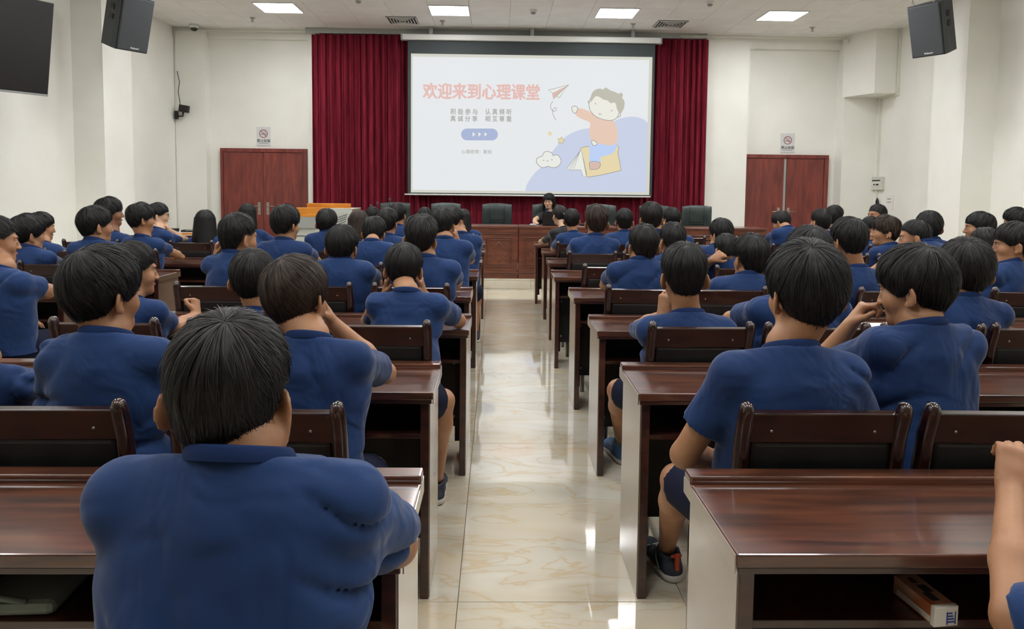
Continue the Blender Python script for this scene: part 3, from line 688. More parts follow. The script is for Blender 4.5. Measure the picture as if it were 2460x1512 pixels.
# ================================================================ CHAIRS
def make_chair():
    """origin: floor under the middle of the backrest; faces +y"""
    t=thing('wooden_chair','dark wooden chair','chair'); w=.197
    for s in (-1,1):
        m=MB(); pts=[(s*w,.0,.0),(s*w,.012,.2),(s*w,.02,.42),(s*w,.004,.62),(s*w,-.028,.80),(s*w,-.04,.855),(s*w,-.052,.88),(s*w,-.062,.886)]
        m.tube([(a,b*1.0-(.006 if c>.8 else 0),c*(1.024 if c>.6 else 1)) for a,b,c in pts],[.017,.019,.021,.021,.02,.02,.017,.008],10,flat=1.25,up=(0,1,0)); m.build('back_post',M['chairwood'],t)
        m=MB(); m.tube([(s*w,.385,0),(s*w,.385,.2),(s*w,.38,.40)],[.015,.018,.02],8); m.build('leg',M['chairwood'],t)
        m=MB(); m.bbox(s*w-.012,s*w+.012,.02,.375,.16,.19,.004); m.build('stretcher',M['chairwood'],t)
    Mx=T(0,-.016,.755)@Rx(.17)
    r=MB(); r.bbox(-w+.012,w-.012,-.013,.013,.052,.132,.004,Mx); r.build('top_rail',M['chairwood'],t)
    m=MB()
    for x in (-.13,.13): m.lathe([(.004,0),(.004,.002),(.002,.003)],10,Mx@T(x,-.012,.085)@Rx(PI/2))
    m.build('screw_plug',M['steel'],t)
    m=MB(); m.bbox(-w+.018,w-.018,-.02,.02,-.20,.078,.014,T(0,-.008,.735)@Rx(.13)); m.build('back_cushion',M['leather'],t)
    m=MB(); m.bbox(-w+.012,w-.012,.012,.03,.40,.44,.004); m.bbox(-w+.012,w-.012,.37,.39,.36,.40,.004); m.build('seat_frame',M['chairwood'],t)
    m=MB(); m.bbox(-w-.012,w+.012,.03,.40,.395,.445,.018); m.build('seat',M['leather'],t)
    return t
chair0=make_chair(); first=[True]
def chair(x,y,rz,lab,group):
    c=chair0 if first[0] else copy_tree(chair0); first[0]=False
    c.location=(x,y,0); c.rotation_euler=(0,0,rz); c.scale=(1,1,1.02); tag(c,lab,'chair',group); return c
SEAT=['first','second','third','fourth']
for k in range(1,8):
    D=DK[k]
    for i in range(3):
        x=-.47-.535*i+({1:-.11}.get(k,0)); chair(x,D-.655+random.uniform(-.012,.012),random.uniform(-.03,.03),'dark wooden chair, %s row, %s seat left of the centre aisle'%(ORD[k],SEAT[i]),'wooden chairs left of the centre aisle')
    for i in range(4):
        x=.82+.467*i; chair(x,D-.655+random.uniform(-.012,.012),random.uniform(-.025,.025),'dark wooden chair, %s row, %s seat right of the centre aisle'%(ORD[k],SEAT[i]),'wooden chairs right of the centre aisle')
for k,D in enumerate(DL):
    for i in range(3):
        if k<2 and i<1: continue
        x=[-2.95,-2.95,-3.1,-3.28,-3.0,-2.92,-2.9][k]-.5*i
        if k==3 and i==0: x=-3.05
        chair(x,D-.53,{(2,1):.12,(3,0):-.05}.get((k,i),random.uniform(-.04,.04)),'dark wooden chair, %s row, %s seat of the block by the left wall'%(ORD[k],SEAT[i]),'wooden chairs by the left wall')
for k in (3,4,5,6,7):
    for i in range(3):
        x=3.0+.5*i; chair(x,DR[k]-.655,{(3,0):-.12}.get((k,i),random.uniform(-.04,.04)),'dark wooden chair, %s row, %s seat of the block by the right wall'%(ORD[k-3],SEAT[i]),'wooden chairs by the right wall')
# the seats of the first row, out of frame below the picture, carry the nearest sitters
for x,l in ((-.52,'wooden chair under the balding man in front, out of frame'),(1.38,'wooden chair under the person cut off at the right edge')):
    chair(x,DK[0]-.655,0,l,'nearest chairs below the frame')

# ================================================================ STAGE FURNITURE
def stage_desk(x0,x1,lab):
    t=thing('presidium_desk',lab,'desk',((x0+x1)/2,10.58,ST),0,'carved desks on the stage'); L=(x1-x0)/2; H=.765
    MB().bbox(-L+.002,L-.002,-.02,.52,H-.035,H,.006).build('desktop',M['stagewood'],t)
    m=MB(); m.bbox(-L+.01,L-.01,-.008,.02,H-.1,H-.036,.004); m.bbox(-L+.01,L-.01,-.012,.02,H-.118,H-.106,.003); m.build('top_moulding',M['stagewood'],t)
    MB().bbox(-L+.008,L-.008,.0,.02,.05,H-.1,.002).build('front_board',M['stagewood'],t)
    m=MB(); m.bbox(-L+.008,L-.008,-.008,.02,0,.07,.003); m.bbox(-L+.008,L-.008,-.012,.02,.078,.09,.003); m.build('plinth',M['stagewood'],t)
    n=max(1,round(2*L/.72))
    for k in range(n):
        a=-L+2*L*k/n+.085; b=-L+2*L*(k+1)/n-.085; z0,z1=.165,.60; fr=MB()
        for (q,w_,d) in ((0,.012,.012),(.034,.010,.008)):
            A,B,P,Q=a+q,b-q,z0+q,z1-q
            for c in ((A,B,P,P+w_),(A,B,Q-w_,Q),(A,A+w_,P+w_,Q-w_),(B-w_,B,P+w_,Q-w_)): fr.bbox(c[0],c[1],-d,.002,c[2],c[3],.003)
        fr.build('panel_moulding',M['stagewood'],t)
        cx,cz=(a+b)/2,(z0+z1)/2; rx,rz=(b-a)/2-.075,(z1-z0)/2-.065; dm=MB()
        P=[(cx-rx,cz),(cx,cz+rz),(cx+rx,cz),(cx,cz-rz)]
        for i in range(4):
            p,q=P[i],P[(i+1)%4]; dm.tube([(p[0],-.001,p[1]),(q[0],-.001,q[1])],.006,6)
        dm.build('diamond_moulding',M['stagewood'],t)
    for s in (-1,1): MB().bbox(s*(L-.03)-.014,s*(L-.03)+.014,.02,.5,0,H-.035,.002).build('side_panel',M['stagewood'],t)
    return t
xs=[-2.0,-.45,.318,1.72,3.15,3.955]
xs=[-1.95,-.82,.314,1.53,2.74,3.955]
for i in range(5): stage_desk(xs[i],xs[i+1],['leftmost','second from left','middle','second from right','rightmost'][i]+' carved brown desk on the stage')
# executive chairs
def exec_chair():
    t=thing('executive_chair','','office chair'); 
    V=[];n=15;m_=13
    def back(u,v):
        x=(u-.5)*.485*(1-.03*v); z=.50+.62*v
        edge=max(abs(u-.5)*2-.82,0)/.18; z-= .03*max(0,(abs(u-.5)*2-.35))*(v**4); y=.05-.10*v-.03*math.sin(PI*v)+.05*(abs(u-.5)*2)**2*-1
        return x,y,z,edge
    m=MB(); vs=[]
    for j in range(m_):
        for i in range(n):
            x,y,z,e=back(i/(n-1),j/(m_-1)); th=.05*(1-e*.5)*(1-.5*max(0,(j/(m_-1)-.9)/.1)); vs.append((x,y-th,z))
    for j in range(m_):
        for i in range(n):
            x,y,z,e=back(i/(n-1),j/(m_-1)); th=.045*(1-e*.5); vs.append((x,y+th,z))
    fs=[];N=n*m_
    for j in range(m_-1):
        for i in range(n-1):
            a=j*n+i; fs.append((a,a+1,a+n+1,a+n)); fs.append((N+a,N+a+n,N+a+n+1,N+a+1))
    for i in range(n-1): fs.append((i,N+i,N+i+1,i+1)); a=(m_-1)*n+i; fs.append((a,a+1,N+a+1,N+a))
    for j in range(m_-1): a=j*n; fs.append((a,a+n,N+a+n,N+a)); a=j*n+n-1; fs.append((a,N+a,N+a+n,a+n))
    m.add(vs,fs,True); m.build('backrest',M['leather_green'],t)
    m=MB()    # stitched seams and centre band, on the side facing the hall
    for sx in (-.115,.115):
        m.tube([(sx,back(.5+sx/.485,v)[1]-.051,.50+.62*v) for v in np.linspace(.02,.97,9)],.004,6)
    for z in (.845,.805): m.tube([(x,back(.5+x/.485,(z-.5)/.62)[1]-.052,z) for x in np.linspace(-.112,.112,7)],.006,6)
    m.build('seam',M['black'],t)
    MB().bbox(-.25,.25,-.50,.0,.40,.50,.03).build('seat',M['leather_green'],t)
    for s in (-1,1):
        m=MB(); m.tube([(s*.27,.02,.45),(s*.29,.02,.66),(s*.29,-.1,.69),(s*.29,-.34,.67),(s*.27,-.36,.44)],.018,8); m.build('armrest',M['lacquer_dark'],t)
        MB().bbox(s*.29-.025,s*.29+.025,-.32,-.02,.685,.71,.008).build('arm_pad',M['lacquer'],t)
    m=MB(); m.tube([(0,-.22,.07),(0,-.22,.40)],.03,10); 
    for k in range(5): a=2*PI*k/5; m.tube([(0,-.22,.09),(.28*math.cos(a),-.22+.28*math.sin(a),.05)],[.025,.016],8)
    m.build('star_base',M['black'],t)
    for k in range(5): a=2*PI*k/5; MB().tube([(.28*math.cos(a)-.012,-.22+.28*math.sin(a),.026),(.28*math.cos(a)+.012,-.22+.28*math.sin(a),.026)],.026,10).build('castor',M['black'],t)
    return t
# built facing away from the hall, so turn it: its seat lies on the hall side
e0=exec_chair()
for c in list(e0.children): pass
EX=[-1.62,-.815,0,.80,1.67,2.52,3.21]
for i,x in enumerate(EX):
    c=e0 if i==0 else copy_tree(e0)
    c.location=(x,11.78,ST+.0); c.scale=(1,1,.955)
    tag(c,['leftmost black leather chair behind the stage desks','second black leather chair from the left on the stage','black leather chair just left of the speaking woman','black leather chair the woman in black sits in','black leather chair just right of the speaking woman','second black leather chair from the right on the stage','rightmost black leather chair behind the stage desks'][i],'office chair','leather chairs on the stage')
# gooseneck microphones
def mic(x,y,z,h,lab,bend=.0):
    t=thing('gooseneck_microphone',lab,'microphone',(x,y,z),0,'gooseneck microphones on the stage desks')
    MB().bbox(-.05,.05,-.07,.07,0,.035,.008).build('base',M['black'],t)
    P=[(0,0,.03),(bend*.1,0,h*.4),(bend*.5,0,h*.75),(bend,-.01,h-.05)]
    MB().tube(P,.0045,8).build('gooseneck',M['black'],t)
    MB().lathe([(.006,-.012),(.014,0),(.016,.025),(.013,.045),(.004,.052)],12,T(bend,-.01,h-.055)).build('head',M['speaker'],t)
zt=ST+.765
mic(-1.89,11.0,zt,.285,'leftmost of the three small microphones left of the stage chairs')
mic(-1.80,10.98,zt,.325,'middle of the three small microphones left of the stage chairs',.01)
mic(-1.61,11.0,zt,.385,'tallest, rightmost of the three small microphones at the stage left')
mic(1.30,10.9,zt,.20,'microphone with a curved neck right of the speaking woman',-.1)
mic(1.80,10.9,zt,.20,'microphone behind the brown-haired boy, second right of the speaking woman',.05)
# laptop, handheld microphone, papers
t=thing('laptop','open black laptop in front of the speaking woman','laptop',(.825,10.78,zt))
MB().bbox(-.15,.15,.0,.22,0,.018,.004).build('keyboard_base',M['black'],t)
MB().bbox(-.15,.15,-.008,0,.0,.205,.004,T(0,.0,.012)@Rx(.22)).build('lid',M['black'],t)
MB().box(-.125,-.09,-.0105,-.008,.165,.172,T(0,0,.012)@Rx(.22)@T(0,0,0)).build('lid_mark',M['steel'],t)
t=thing('computer_mouse','silver computer mouse on the stage desk left of the woman','mouse',(.53,10.75,zt))
MB().add(*(lambda m:(m.v,m.f))(MB().lathe([(.001,0),(.032,.002),(.034,.012),(.024,.026),(.001,.032)],16,Matrix.Scale(1.6,4,(1,0,0)))),True).build('body',M['grey'],t)
# lectern console
t=thing('lectern_console','grey metal multimedia lectern with orange wooden top flaps','lectern',(-2.5,10.62,ST))
M['lect']=material('lectern_grey',srgb(188,192,184),.45)
m=MB(); m.bbox(-.58,.40,.02,.62,.0,.60,.006); m.build('cabinet',M['lect'],t)
m=MB(); m.prism([(0,.0),(.62,.0),(.62,.30),(.30,.385),(.0,.25)],-.58,.40,Matrix(((0,0,1,0),(1,0,0,.02),(0,1,0,.60),(0,0,0,1)))); m.build('desk_housing',M['lect'],t)
m=MB(); m.bbox(-.52,-.10,-.012,.0,.70-.0,.86,.003); m.build('front_recess',M['grey'],t)
MB().bbox(-.46,.06,-.02,.04,.865,1.0,.008).build('writing_flap',M['orange'],t)
MB().bbox(-.30,.34,.2,.24,.985,1.06,.006).build('rear_flap',M['orange'],t)
MB().bbox(.06,.40,.0,.62,.59,.978,.004).build('side_housing',M['lect'],t)
MB().bbox(.05,.42,.0,.62,.978,.99,.003,T(0,0,0)).build('side_top',M['lect'],t)
MB().bbox(.40,.425,.02,.6,.55,.97,.004).build('orange_edge',M['orange'],t)
for k in range(5):
    m=MB(); m.box(-.07,.07,-.004,.001,0,.008,T(.27-.008*k,.0,.88-.034*k)@Ry(-.35)); m.build('vent_slot',M['black'],t)
m=MB(); m.box(-.58,.4,.012,.02,.583,.591); m.build('shut_line',M['black'],t)
# side table with equipment, left front
t=thing('side_table','white side table with pale wooden edge by the left wall','table',(-4.85,11.1,0))
MB().bbox(-.55,.55,-.3,.3,.73,.755,.004).build('tabletop',M['white_plastic'],t); MB().bbox(-.555,.555,-.306,-.3,.725,.757,.002).build('edge_band',M['orange'],t)
for x in (-.5,.5):
    for y in (-.26,.26): MB().bbox(x-.02,x+.02,y-.02,y+.02,0,.73,.003).build('leg',M['grey'],t)
def gadget(x,y,w,d,h,lab,cat,name,mat='black',rz=0):
    t=thing(name,lab,cat,(x,y,.755),rz); MB().bbox(-w/2,w/2,-d/2,d/2,0,h,.006).build('case',M[mat],t); return t
g=gadget(-4.95,11.0,.32,.22,.05,'black equipment box on the white side table by the left wall','equipment','equipment_box')
MB().bbox(-.13,-.05,-.115,-.108,.012,.035,.002).build('dial_plate',M['grey'],g)
g=gadget(-4.6,11.08,.26,.2,.03,'thin black case on the white side table, right of the equipment box','case','black_case',rz=.2)
MB().tube([(-.05,-.1,.02),(-.05,-.13,.03),(.05,-.13,.03),(.05,-.1,.02)],.006,6).build('handle',M['steel'],g)
g=gadget(-4.98,11.02,.1,.1,.0,'','x','x') if False else None

# ================================================================ THINGS ON DESKS
# long carton on the shelf of the nearest right desk
M['carton']=noise_mix(material('orange_carton',(0,0,0,1),.55),srgb(176,98,60),srgb(196,160,136),9,(1,1,1),4,.4,.62)
M['carton_white']=material('carton_white',srgb(222,216,206),.5); M['carton_blue']=material('carton_blue',srgb(36,66,140),.5)
t=thing('carton','long orange and white carton on the shelf under the nearest right desk','box',(.8945,1.443,.589),math.radians(97))
MB().bbox(-.062,.062,-.0255,.0255,0,.040,.0015).build('box_body',M['carton'],t)
MB().box(-.0635,-.062,-.0245,.0245,.001,.039).build('end_flap',M['carton_white'],t)
MB().box(-.0622,-.052,-.026,.026,.0,.0405).build('edge_fold',M['carton_white'],t)
MB().box(-.05,.05,.0255,.0259,.004,.016).build('side_print',M['carton_white'],t)
m=MB()
for k in range(4): m.box(-.0645,-.0635,-.018+.002*k,-.001,.008+.006*k,.0105+.006*k)
m.box(-.0645,-.0635,-.020,-.018,.004,.030); m.box(-.0645,-.0635,-.002,.0,.004,.030); m.build('striped_mark',M['carton_blue'],t)
m=MB()
for x,y,w,h in ((.038,.0,.02,.012),(.006,-.004,.028,.020),(-.024,.004,.03,.018)): m.bbox(x-w/2,x+w/2,y-h/2,y+h/2,.0398,.0403,.0002)
m.build('top_print',M['speaker'],t)
t=thing('folded_bag','grey-green cloth bag lying on the shelf at the bottom left corner','bag',(-1.02,1.51,.589))
M['bagcloth']=noise_mix(material('grey_green_cloth',(0,0,0,1),.8),srgb(120,130,122),srgb(140,150,140),6,bump=.3,bump_scale=80)
MB().bbox(-.16,.14,-.1,.1,0,.03,.014,Rz(.05)).build('folded_body',M['bagcloth'],t); m=MB(); m.tube([(-.1,-.09,.03),(-.04,-.1,.045),(.03,-.1,.045),(.09,-.09,.03)],.006,6); m.build('strap',M['bagcloth'],t)
t=thing('phone','silver phone on the shelf of the desk at the left edge','phone',(-3.03,4.72,.589),.1)
MB().bbox(-.06,.06,-.04,.04,0,.012,.004).build('body',M['steel'],t)
for (x,y,rz,l) in ((2.02,3.75,.05,'white paper sheet on the third desk right of the aisle'),):
    t=thing('paper_sheet',l,'paper',(x,y,DTOP+.0005),rz); MB().box(-.06,.06,-.1,.1,0,.0015).build('sheet',M['paper'],t)
# ================================================================ PEOPLE: hair
HC=np.array([0,-.008,.018])
def unit(v): v=np.asarray(v,float); return v/np.maximum(np.linalg.norm(v,axis=-1,keepdims=True),1e-9)
def scalp_r(u):
    rz=.088+.045*np.clip(-u[...,2]/.55,0,1)*np.clip(.5-u[...,1],0,1)
    return 1/np.sqrt((u[...,0]/.077)**2+(u[...,1]/.097)**2+(u[...,2]/rz)**2)
HS={ # top, side, back thickness; cut heights: front, temple, ear, behind ear, nape; taper height
 'bowl':dict(top=.020,side=.014,back=.016,cut=(.035,.012,.0,-.055,-.108),taper=-.035,mess=.20,whorl=(.1,-.42,.9),w=.0022),
 'thick':dict(top=.024,side=.018,back=.020,cut=(.03,.0,-.012,-.062,-.112),taper=-.045,mess=.26,whorl=(-.15,-.5,.86),w=.0022),
 'crop':dict(top=.016,side=.005,back=.008,cut=(.05,.03,.020,-.05,-.104),taper=-.02,mess=.28,whorl=(.05,-.45,.9),w=.0019),
 'fade':dict(top=.022,side=.009,back=.013,cut=(.045,.022,.020,-.05,-.110),taper=-.005,mess=.18,whorl=(0,-.4,.92),w=.002),
 'messy':dict(top=.026,side=.015,back=.014,cut=(.02,.005,-.004,-.05,-.104),taper=-.04,mess=.5,whorl=(-.1,-.3,.95),w=.0025),
 'spiky':dict(top=.028,side=.009,back=.012,cut=(.04,.02,.008,-.05,-.104),taper=-.01,mess=.55,whorl=(0,-.2,.97),w=.0024),
 'buzz':dict(top=.005,side=.002,back=.003,cut=(.055,.035,.01,-.04,-.09),taper=0,mess=.2,whorl=(0,-.4,.9),w=.0012),
 'tied':dict(top=.010,side=.008,back=.010,cut=(.045,.02,-.005,-.04,-.085),taper=-.1,mess=.05,whorl=(0,.55,.83),w=.002),
 'long':dict(top=.016,side=.016,back=.018,cut=(.03,-.03,-.06,-.07,-.09),taper=-.3,mess=.06,whorl=(0,.1,.99),w=.0026)}
def hair_geo(style, N=2600, seed=0, na=132, nb=24):
    P=HS[style]; r=np.random.default_rng(seed+5); w=unit(P['whorl']); e1=unit(np.cross(w,[0,0,1.0]) if abs(w[2])<.99 else np.array([1.0,0,0])); e2=np.cross(w,e1)
    def dr(al,be): return w*np.cos(be)[...,None]+(e1*np.cos(al)[...,None]+e2*np.sin(al)[...,None])*np.sin(be)[...,None]
    cf=P['cut']
    def zcut(u): return np.interp(np.abs(np.arctan2(u[...,0],u[...,1])),[0,.55,.95,1.25,1.42,1.76,1.95,2.25,2.65,3.15],[cf[0]-.006,cf[0]-.008,cf[1]-.004,cf[1]-.026,cf[2]-.004,cf[2]-.006,(cf[2]+cf[3])/2-.01,cf[3]-.018,cf[4],cf[4]])
    def thick(u,z):
        up=np.clip(u[...,2],0,1); bk=np.clip(-u[...,1],0,1); t=P['top']*up+(1-up)*(P['side']*(1-bk)+P['back']*bk)
        lo=np.clip((P['taper']+.045-z)/.085,0,1); lo=lo*lo*(3-2*lo); return t*(1-lo)+.0018*lo
    A=np.linspace(0,2*PI,181)[:-1]; B=np.linspace(.02,2.9,150); U=dr(A[:,None]+0*B,B+0*A[:,None]); Z=U[...,2]*scalp_r(U)+HC[2]; bad=Z<zcut(U)
    be=B[np.where(bad.any(1),bad.argmax(1),149)]; be=np.convolve(np.r_[be[-12:],be,be[:12]],np.ones(7)/7,'same')[12:-12]
    bend=lambda al: np.interp(np.mod(al,2*PI),np.r_[A,2*PI],np.r_[be,be[0]])
    cl=r.uniform(0,2*PI,46); cl.sort()
    g1=r.normal(0,1,97);g2=r.normal(0,1,61)
    def groove(al,t):
        q=np.mod(al+.35*t,2*PI)/(2*PI); a=np.interp(q*96,np.arange(97),g1); b=np.interp(np.mod(q+.013*np.sin(6*t),1)*60,np.arange(61),g2); return (a*.0016+b*.0022)
    def pos(al,t,off,extra=0):
        off=off*(1-.62*np.clip((t-.68)/.34,0,1)**1.5)
        b=np.minimum(bend(al)*t,bend(al)+.045); u=dr(al,b); s=scalp_r(u); z=u[...,2]*s+HC[2]; th=thick(u,z)
        ramp=np.clip(t*6,0,1)**.5
        return HC+u*(s+th*off*(.6+.4*ramp)+extra)[...,None],u
    parts=[]
    al=np.linspace(0,2*PI,na+1)[:-1]; tt=np.r_[np.linspace(.0,1,nb),1.0]; AL,TT=np.meshgrid(al,tt,indexing='ij')
    k=np.clip(TT*5,0,1)*np.clip((1.0-TT)*4,0,1)*np.minimum(1,P['top']/.015); p,u=pos(AL,TT,.93,groove(AL,TT)*k); p[:,-1]=(HC+u[:,-1]*(scalp_r(u[:,-1])-.006)[...,None])
    m=len(tt); a=(np.arange(na)[:,None]*m+np.arange(m-1)[None]).ravel(); b=((np.arange(na)[:,None]+1)%na*m+np.arange(m-1)[None]).ravel()
    parts.append((p.reshape(-1,3),np.stack([a,b,b+1,a+1],1)))
    n=5; a0=r.uniform(0,2*PI,N); t0=r.uniform(0,.86,N)**.8; L=r.uniform(.16,.42,N); off=r.uniform(.86,1.12,N); lift=r.uniform(-.0005,.005,N)+ (r.random(N)<.10)*r.uniform(.002,.008,N)
    c=cl[np.abs(np.angle(np.exp(1j*(a0[:,None]-cl)))).argmin(1)]; d=np.angle(np.exp(1j*(c-a0))); mess=r.normal(0,P['mess'],N)
    q=np.linspace(0,1,n); T_=t0[:,None]+L[:,None]*q; A_=a0[:,None]+d[:,None]*.38*q+(mess[:,None]*.35+.12)*q*np.clip(T_,.2,1)+.06*np.sin(9*T_+3*np.sin(3*a0[:,None]))*np.clip(T_,0,1)
    if style=='spiky': lift=lift+r.uniform(0,.012,N)*(t0<.45)
    if style=='messy': lift=lift+r.uniform(0,.007,N)
    p,u=pos(A_,T_,off[:,None],lift[:,None]*q); tan=np.gradient(p,axis=1); sd=unit(np.cross(u,tan)); W=WK[0]*P['w']*np.array([.5,1,1,.75,.18])[None,:,None]*r.uniform(.6,1.3,N)[:,None,None]
    tw=u*(r.normal(0,.35,N)[:,None,None]); side=unit(sd+tw)*W*.5
    V=np.stack([p-side,p+side],2).reshape(-1,3); base=(np.arange(N)[:,None]*n*2+np.arange(n-1)[None]*2).ravel(); parts.append((V,np.stack([base,base+1,base+3,base+2],1)))
    return parts
def strand_bundle(P0,P1,r,N,wd,seed,bow=0.0,spread=.3):
    """straight falling strands between two sets of points"""
    n=6; q=np.linspace(0,1,n)[None,:,None]; rr=np.random.default_rng(seed)
    p=P0[:,None]*(1-q)+P1[:,None]*q; out=unit(P0-np.array([0,-.02,0]))*[1,1,0]; p=p+out[:,None]*bow*np.sin(q*PI); p=p+rr.normal(0,.0015,(len(P0),1,3))
    tan=np.gradient(p,axis=1); sd=unit(np.cross(unit(out)[:,None]+0*p,tan)); side=sd*wd*np.array([.9,1,1,1,.8,.25])[None,:,None]*.5
    V=np.stack([p-side,p+side],2).reshape(-1,3); N=len(P0); base=(np.arange(N)[:,None]*n*2+np.arange(n-1)[None]*2).ravel(); return V,np.stack([base,base+1,base+3,base+2],1)
def curtain_geo(zl, seed=1, phi0=1.05, w0=1.0, w1=1.06):
    r=np.random.default_rng(seed); na=90; nz=12; ph=np.linspace(phi0,2*PI-phi0,na); zz=np.linspace(.03,-zl,nz)
    g=r.normal(0,.0022,na); V=[]
    def ring(ph,z,k=1.0):
        f=np.clip((.03-z)/zl,0,1); s=w0+(w1-w0)*f; rx=(.100*s)*k; ry=(.112+.004*f)*k; sl=np.clip((-z-.12)/.2,0,1)
        return np.stack([rx*np.sin(ph),-.012-.014*f-.02*sl+ry*np.cos(ph),z+0*ph],-1)
    for k in (1.0,.86):
        for z in zz: p=ring(ph,z,k); p[:,:2]+=unit(p)[:,:2]*g[:,None]*(1 if k==1 else 0); p[:,2]-=abs(g)*3*(z==zz[-1]); V.append(p)
    V=np.concatenate(V); F=[]
    i=np.arange(na-1)
    for j in range(nz-1): a=j*na+i; F.append(np.stack([a,a+na,a+na+1,a+1],1)); b=(nz+j)*na+i; F.append(np.stack([b,b+1,b+na+1,b+na],1))
    a=(nz-1)*na+i; b=(2*nz-1)*na+i; F.append(np.stack([a,b,b+1,a+1],1))
    for e in (0,na-1):
        j=np.arange(nz-1)*na+e; F.append(np.stack([j,j+na,j+na+nz*na,j+nz*na],1))
    N=900; pp=r.uniform(phi0,2*PI-phi0,N); P0=ring(pp,r.uniform(-.06,.05,N)); P1=ring(pp+r.normal(0,.03,N),-zl-r.uniform(-.02,.02,N)); P0[:,:2]*=1.012; P1[:,:2]*=1.012
    return [(V,np.concatenate(F)),strand_bundle(P0,P1,0,N,.003,seed)]
HAIR={}; WK=[1.0]
def hair_mesh(style,color,detail,seed=0):
    key=(style,color,detail,seed)
    if key in HAIR: return HAIR[key]
    N={'near':11000,'mid':3200,'far':1200}[detail]; WK[0]={'near':.62,'mid':.9,'far':1.3}[detail]
    na,nb={'near':(190,30),'mid':(120,22),'far':(80,16)}[detail]
    base='long' if style in('long','longer') else 'tied' if style=='ponytail' else style
    parts=hair_geo(base,N,seed,na,nb)
    if style=='long': parts+=curtain_geo(.20,seed)
    if style=='longer': parts+=curtain_geo(.27,seed,w0=1.0,w1=1.28)
    if style=='ponytail':
        r=np.random.default_rng(3); n=420; a=r.uniform(0,2*PI,n); q=r.uniform(0,1,n)**.5
        P0=np.array([0,-.118,.0])+np.stack([.012*q*np.cos(a),.010*q*np.sin(a)-.004,0*a],1); P1=np.array([0,-.150,-.20])+np.stack([.034*q*np.cos(a),.024*q*np.sin(a),r.uniform(-.05,.03,n)],1)
        parts.append(strand_bundle(P0,P1,0,n,.004,4)); 
        f=Field((-.06,-.21,-.24),(.06,-.08,.03),.008); f.cone((0,-.118,.0),(0,-.148,-.11),.012,.032,0); f.cone((0,-.148,-.11),(0,-.152,-.21),.032,.008,.01); parts.append(f.net())
    V,F=join_np(parts); me=np_mesh('hair_'+style,V,F,M[color]); HAIR[key]=me; return me

# ================================================================ PEOPLE: bodies
def rotm(yaw,pitch,roll):
    return np.array((Matrix.Rotation(-math.radians(yaw),3,'Z')@Matrix.Rotation(-math.radians(pitch),3,'X')@Matrix.Rotation(math.radians(roll),3,'Y')))
def head_prims(f, H, R, s, fine=True):
    def P(*v): return H+R@(np.array(v)*s)
    def E(c,r,k=.012,op='+',Q=None): f.ell(P(*c),np.array(r)*s,k*s,op,R if Q is None else R@Q)
    def K(a,b,ra,rb,k=.01,op='+'): f.cone(P(*a),P(*b),ra*s,rb*s,k*s,op)
    E((0,-.008,.018),(.074,.093,.085),.0); E((0,.026,-.035),(.060,.062,.083),.03); E((0,.034,-.086),(.046,.047,.036),.03)
    K((-.018,.068,-.104),(.018,.068,-.104),.016,.016,.025)
    for q in (-1,1):
        E((q*.040,.052,-.042),(.026,.028,.026),.025)
        ear=np.array(Matrix.Rotation(q*.62,3,'Z')@Matrix.Rotation(-.12,3,'X'))
        E((q*.085,-.016,-.028),(.0065,.0225,.033),.006,'+',ear)
        K((q*.0765,-.002,-.052),(q*.078,-.004,-.056),.009,.008,.006)
    if fine:
        for q in (-1,1):
            ear=np.array(Matrix.Rotation(q*.62,3,'Z'))
            E((q*.091,-.011,-.024),(.005,.012,.020),.005,'-',ear)
            K((q*.030,.088,-.006),(q*.034,.090,-.006),.013,.012,.014,'-')
            K((q*.0165,.087,.010),(q*.045,.074,.012),.008,.006,.012)
            E((q*.031,.077,-.003),(.0155,.0118,.0065),.004); E((q*.031,.076,-.015),(.0150,.0115,.0055),.004)
            E((q*.012,.098,-.047),(.009,.010,.007),.006)
        K((0,.088,.0),(0,.105,-.043),.0065,.0098,.012); 
        E((0,.086,-.072),(.021,.010,.0055),.004); E((0,.084,-.081),(.018,.010,.006),.004); K((-.020,.094,-.0765),(.020,.094,-.0765),.0014,.0014,.002,'-')
        E((0,.084,-.092),(.016,.008,.006),.01,'-')
def hand_prims(f, W, d, n, s, sd, curl=.5, thumb=1.0):
    """wrist W, hand direction d, palm normal n (points out of the palm); sd chooses the thumb side"""
    d=unit(d); n=unit(n-d*(n@d)); b=np.cross(d,n)*sd   # b points to the thumb
    c=W+d*.045*s
    f.cone(W,W+d*.03*s,.023*s,.026*s,.012,flat=(n,.72))
    for q,(l) in enumerate((.0,.0,.0,.0)):
        o=(.027-.018*q)*s; f.cone(W+d*.015*s+b*o*.6,W+d*.078*s+b*o,.014*s,.0125*s,.012*s)
    for q,(ln,r) in enumerate(((.072,.0088),(.080,.009),(.074,.0086),(.058,.0078))):
        o=(.029-.019*q)*s; p=W+d*(.083-.004*abs(q-1))*s+b*o; a=0; dd=d
        for k,fr in enumerate((.45,.30,.25)):
            a+=curl*(1.1 if k==0 else 1.2)+.04*q*curl; dd=d*math.cos(a)+n*math.sin(a); e=p+dd*ln*fr*s; f.cone(p,e,r*s*(1-.08*k),r*s*(.93-.09*k),.004*s); p=e
    p=W+d*.022*s+b*.026*s; t1=unit(d*.75+b*.62*thumb+n*.35); e=p+t1*.042*s; f.cone(p,e,.0135*s,.0105*s,.012*s); t2=unit(d*.92+b*.1*thumb+n*.45); f.cone(e,e+t2*.030*s,.0102*s,.0088*s,.004*s)
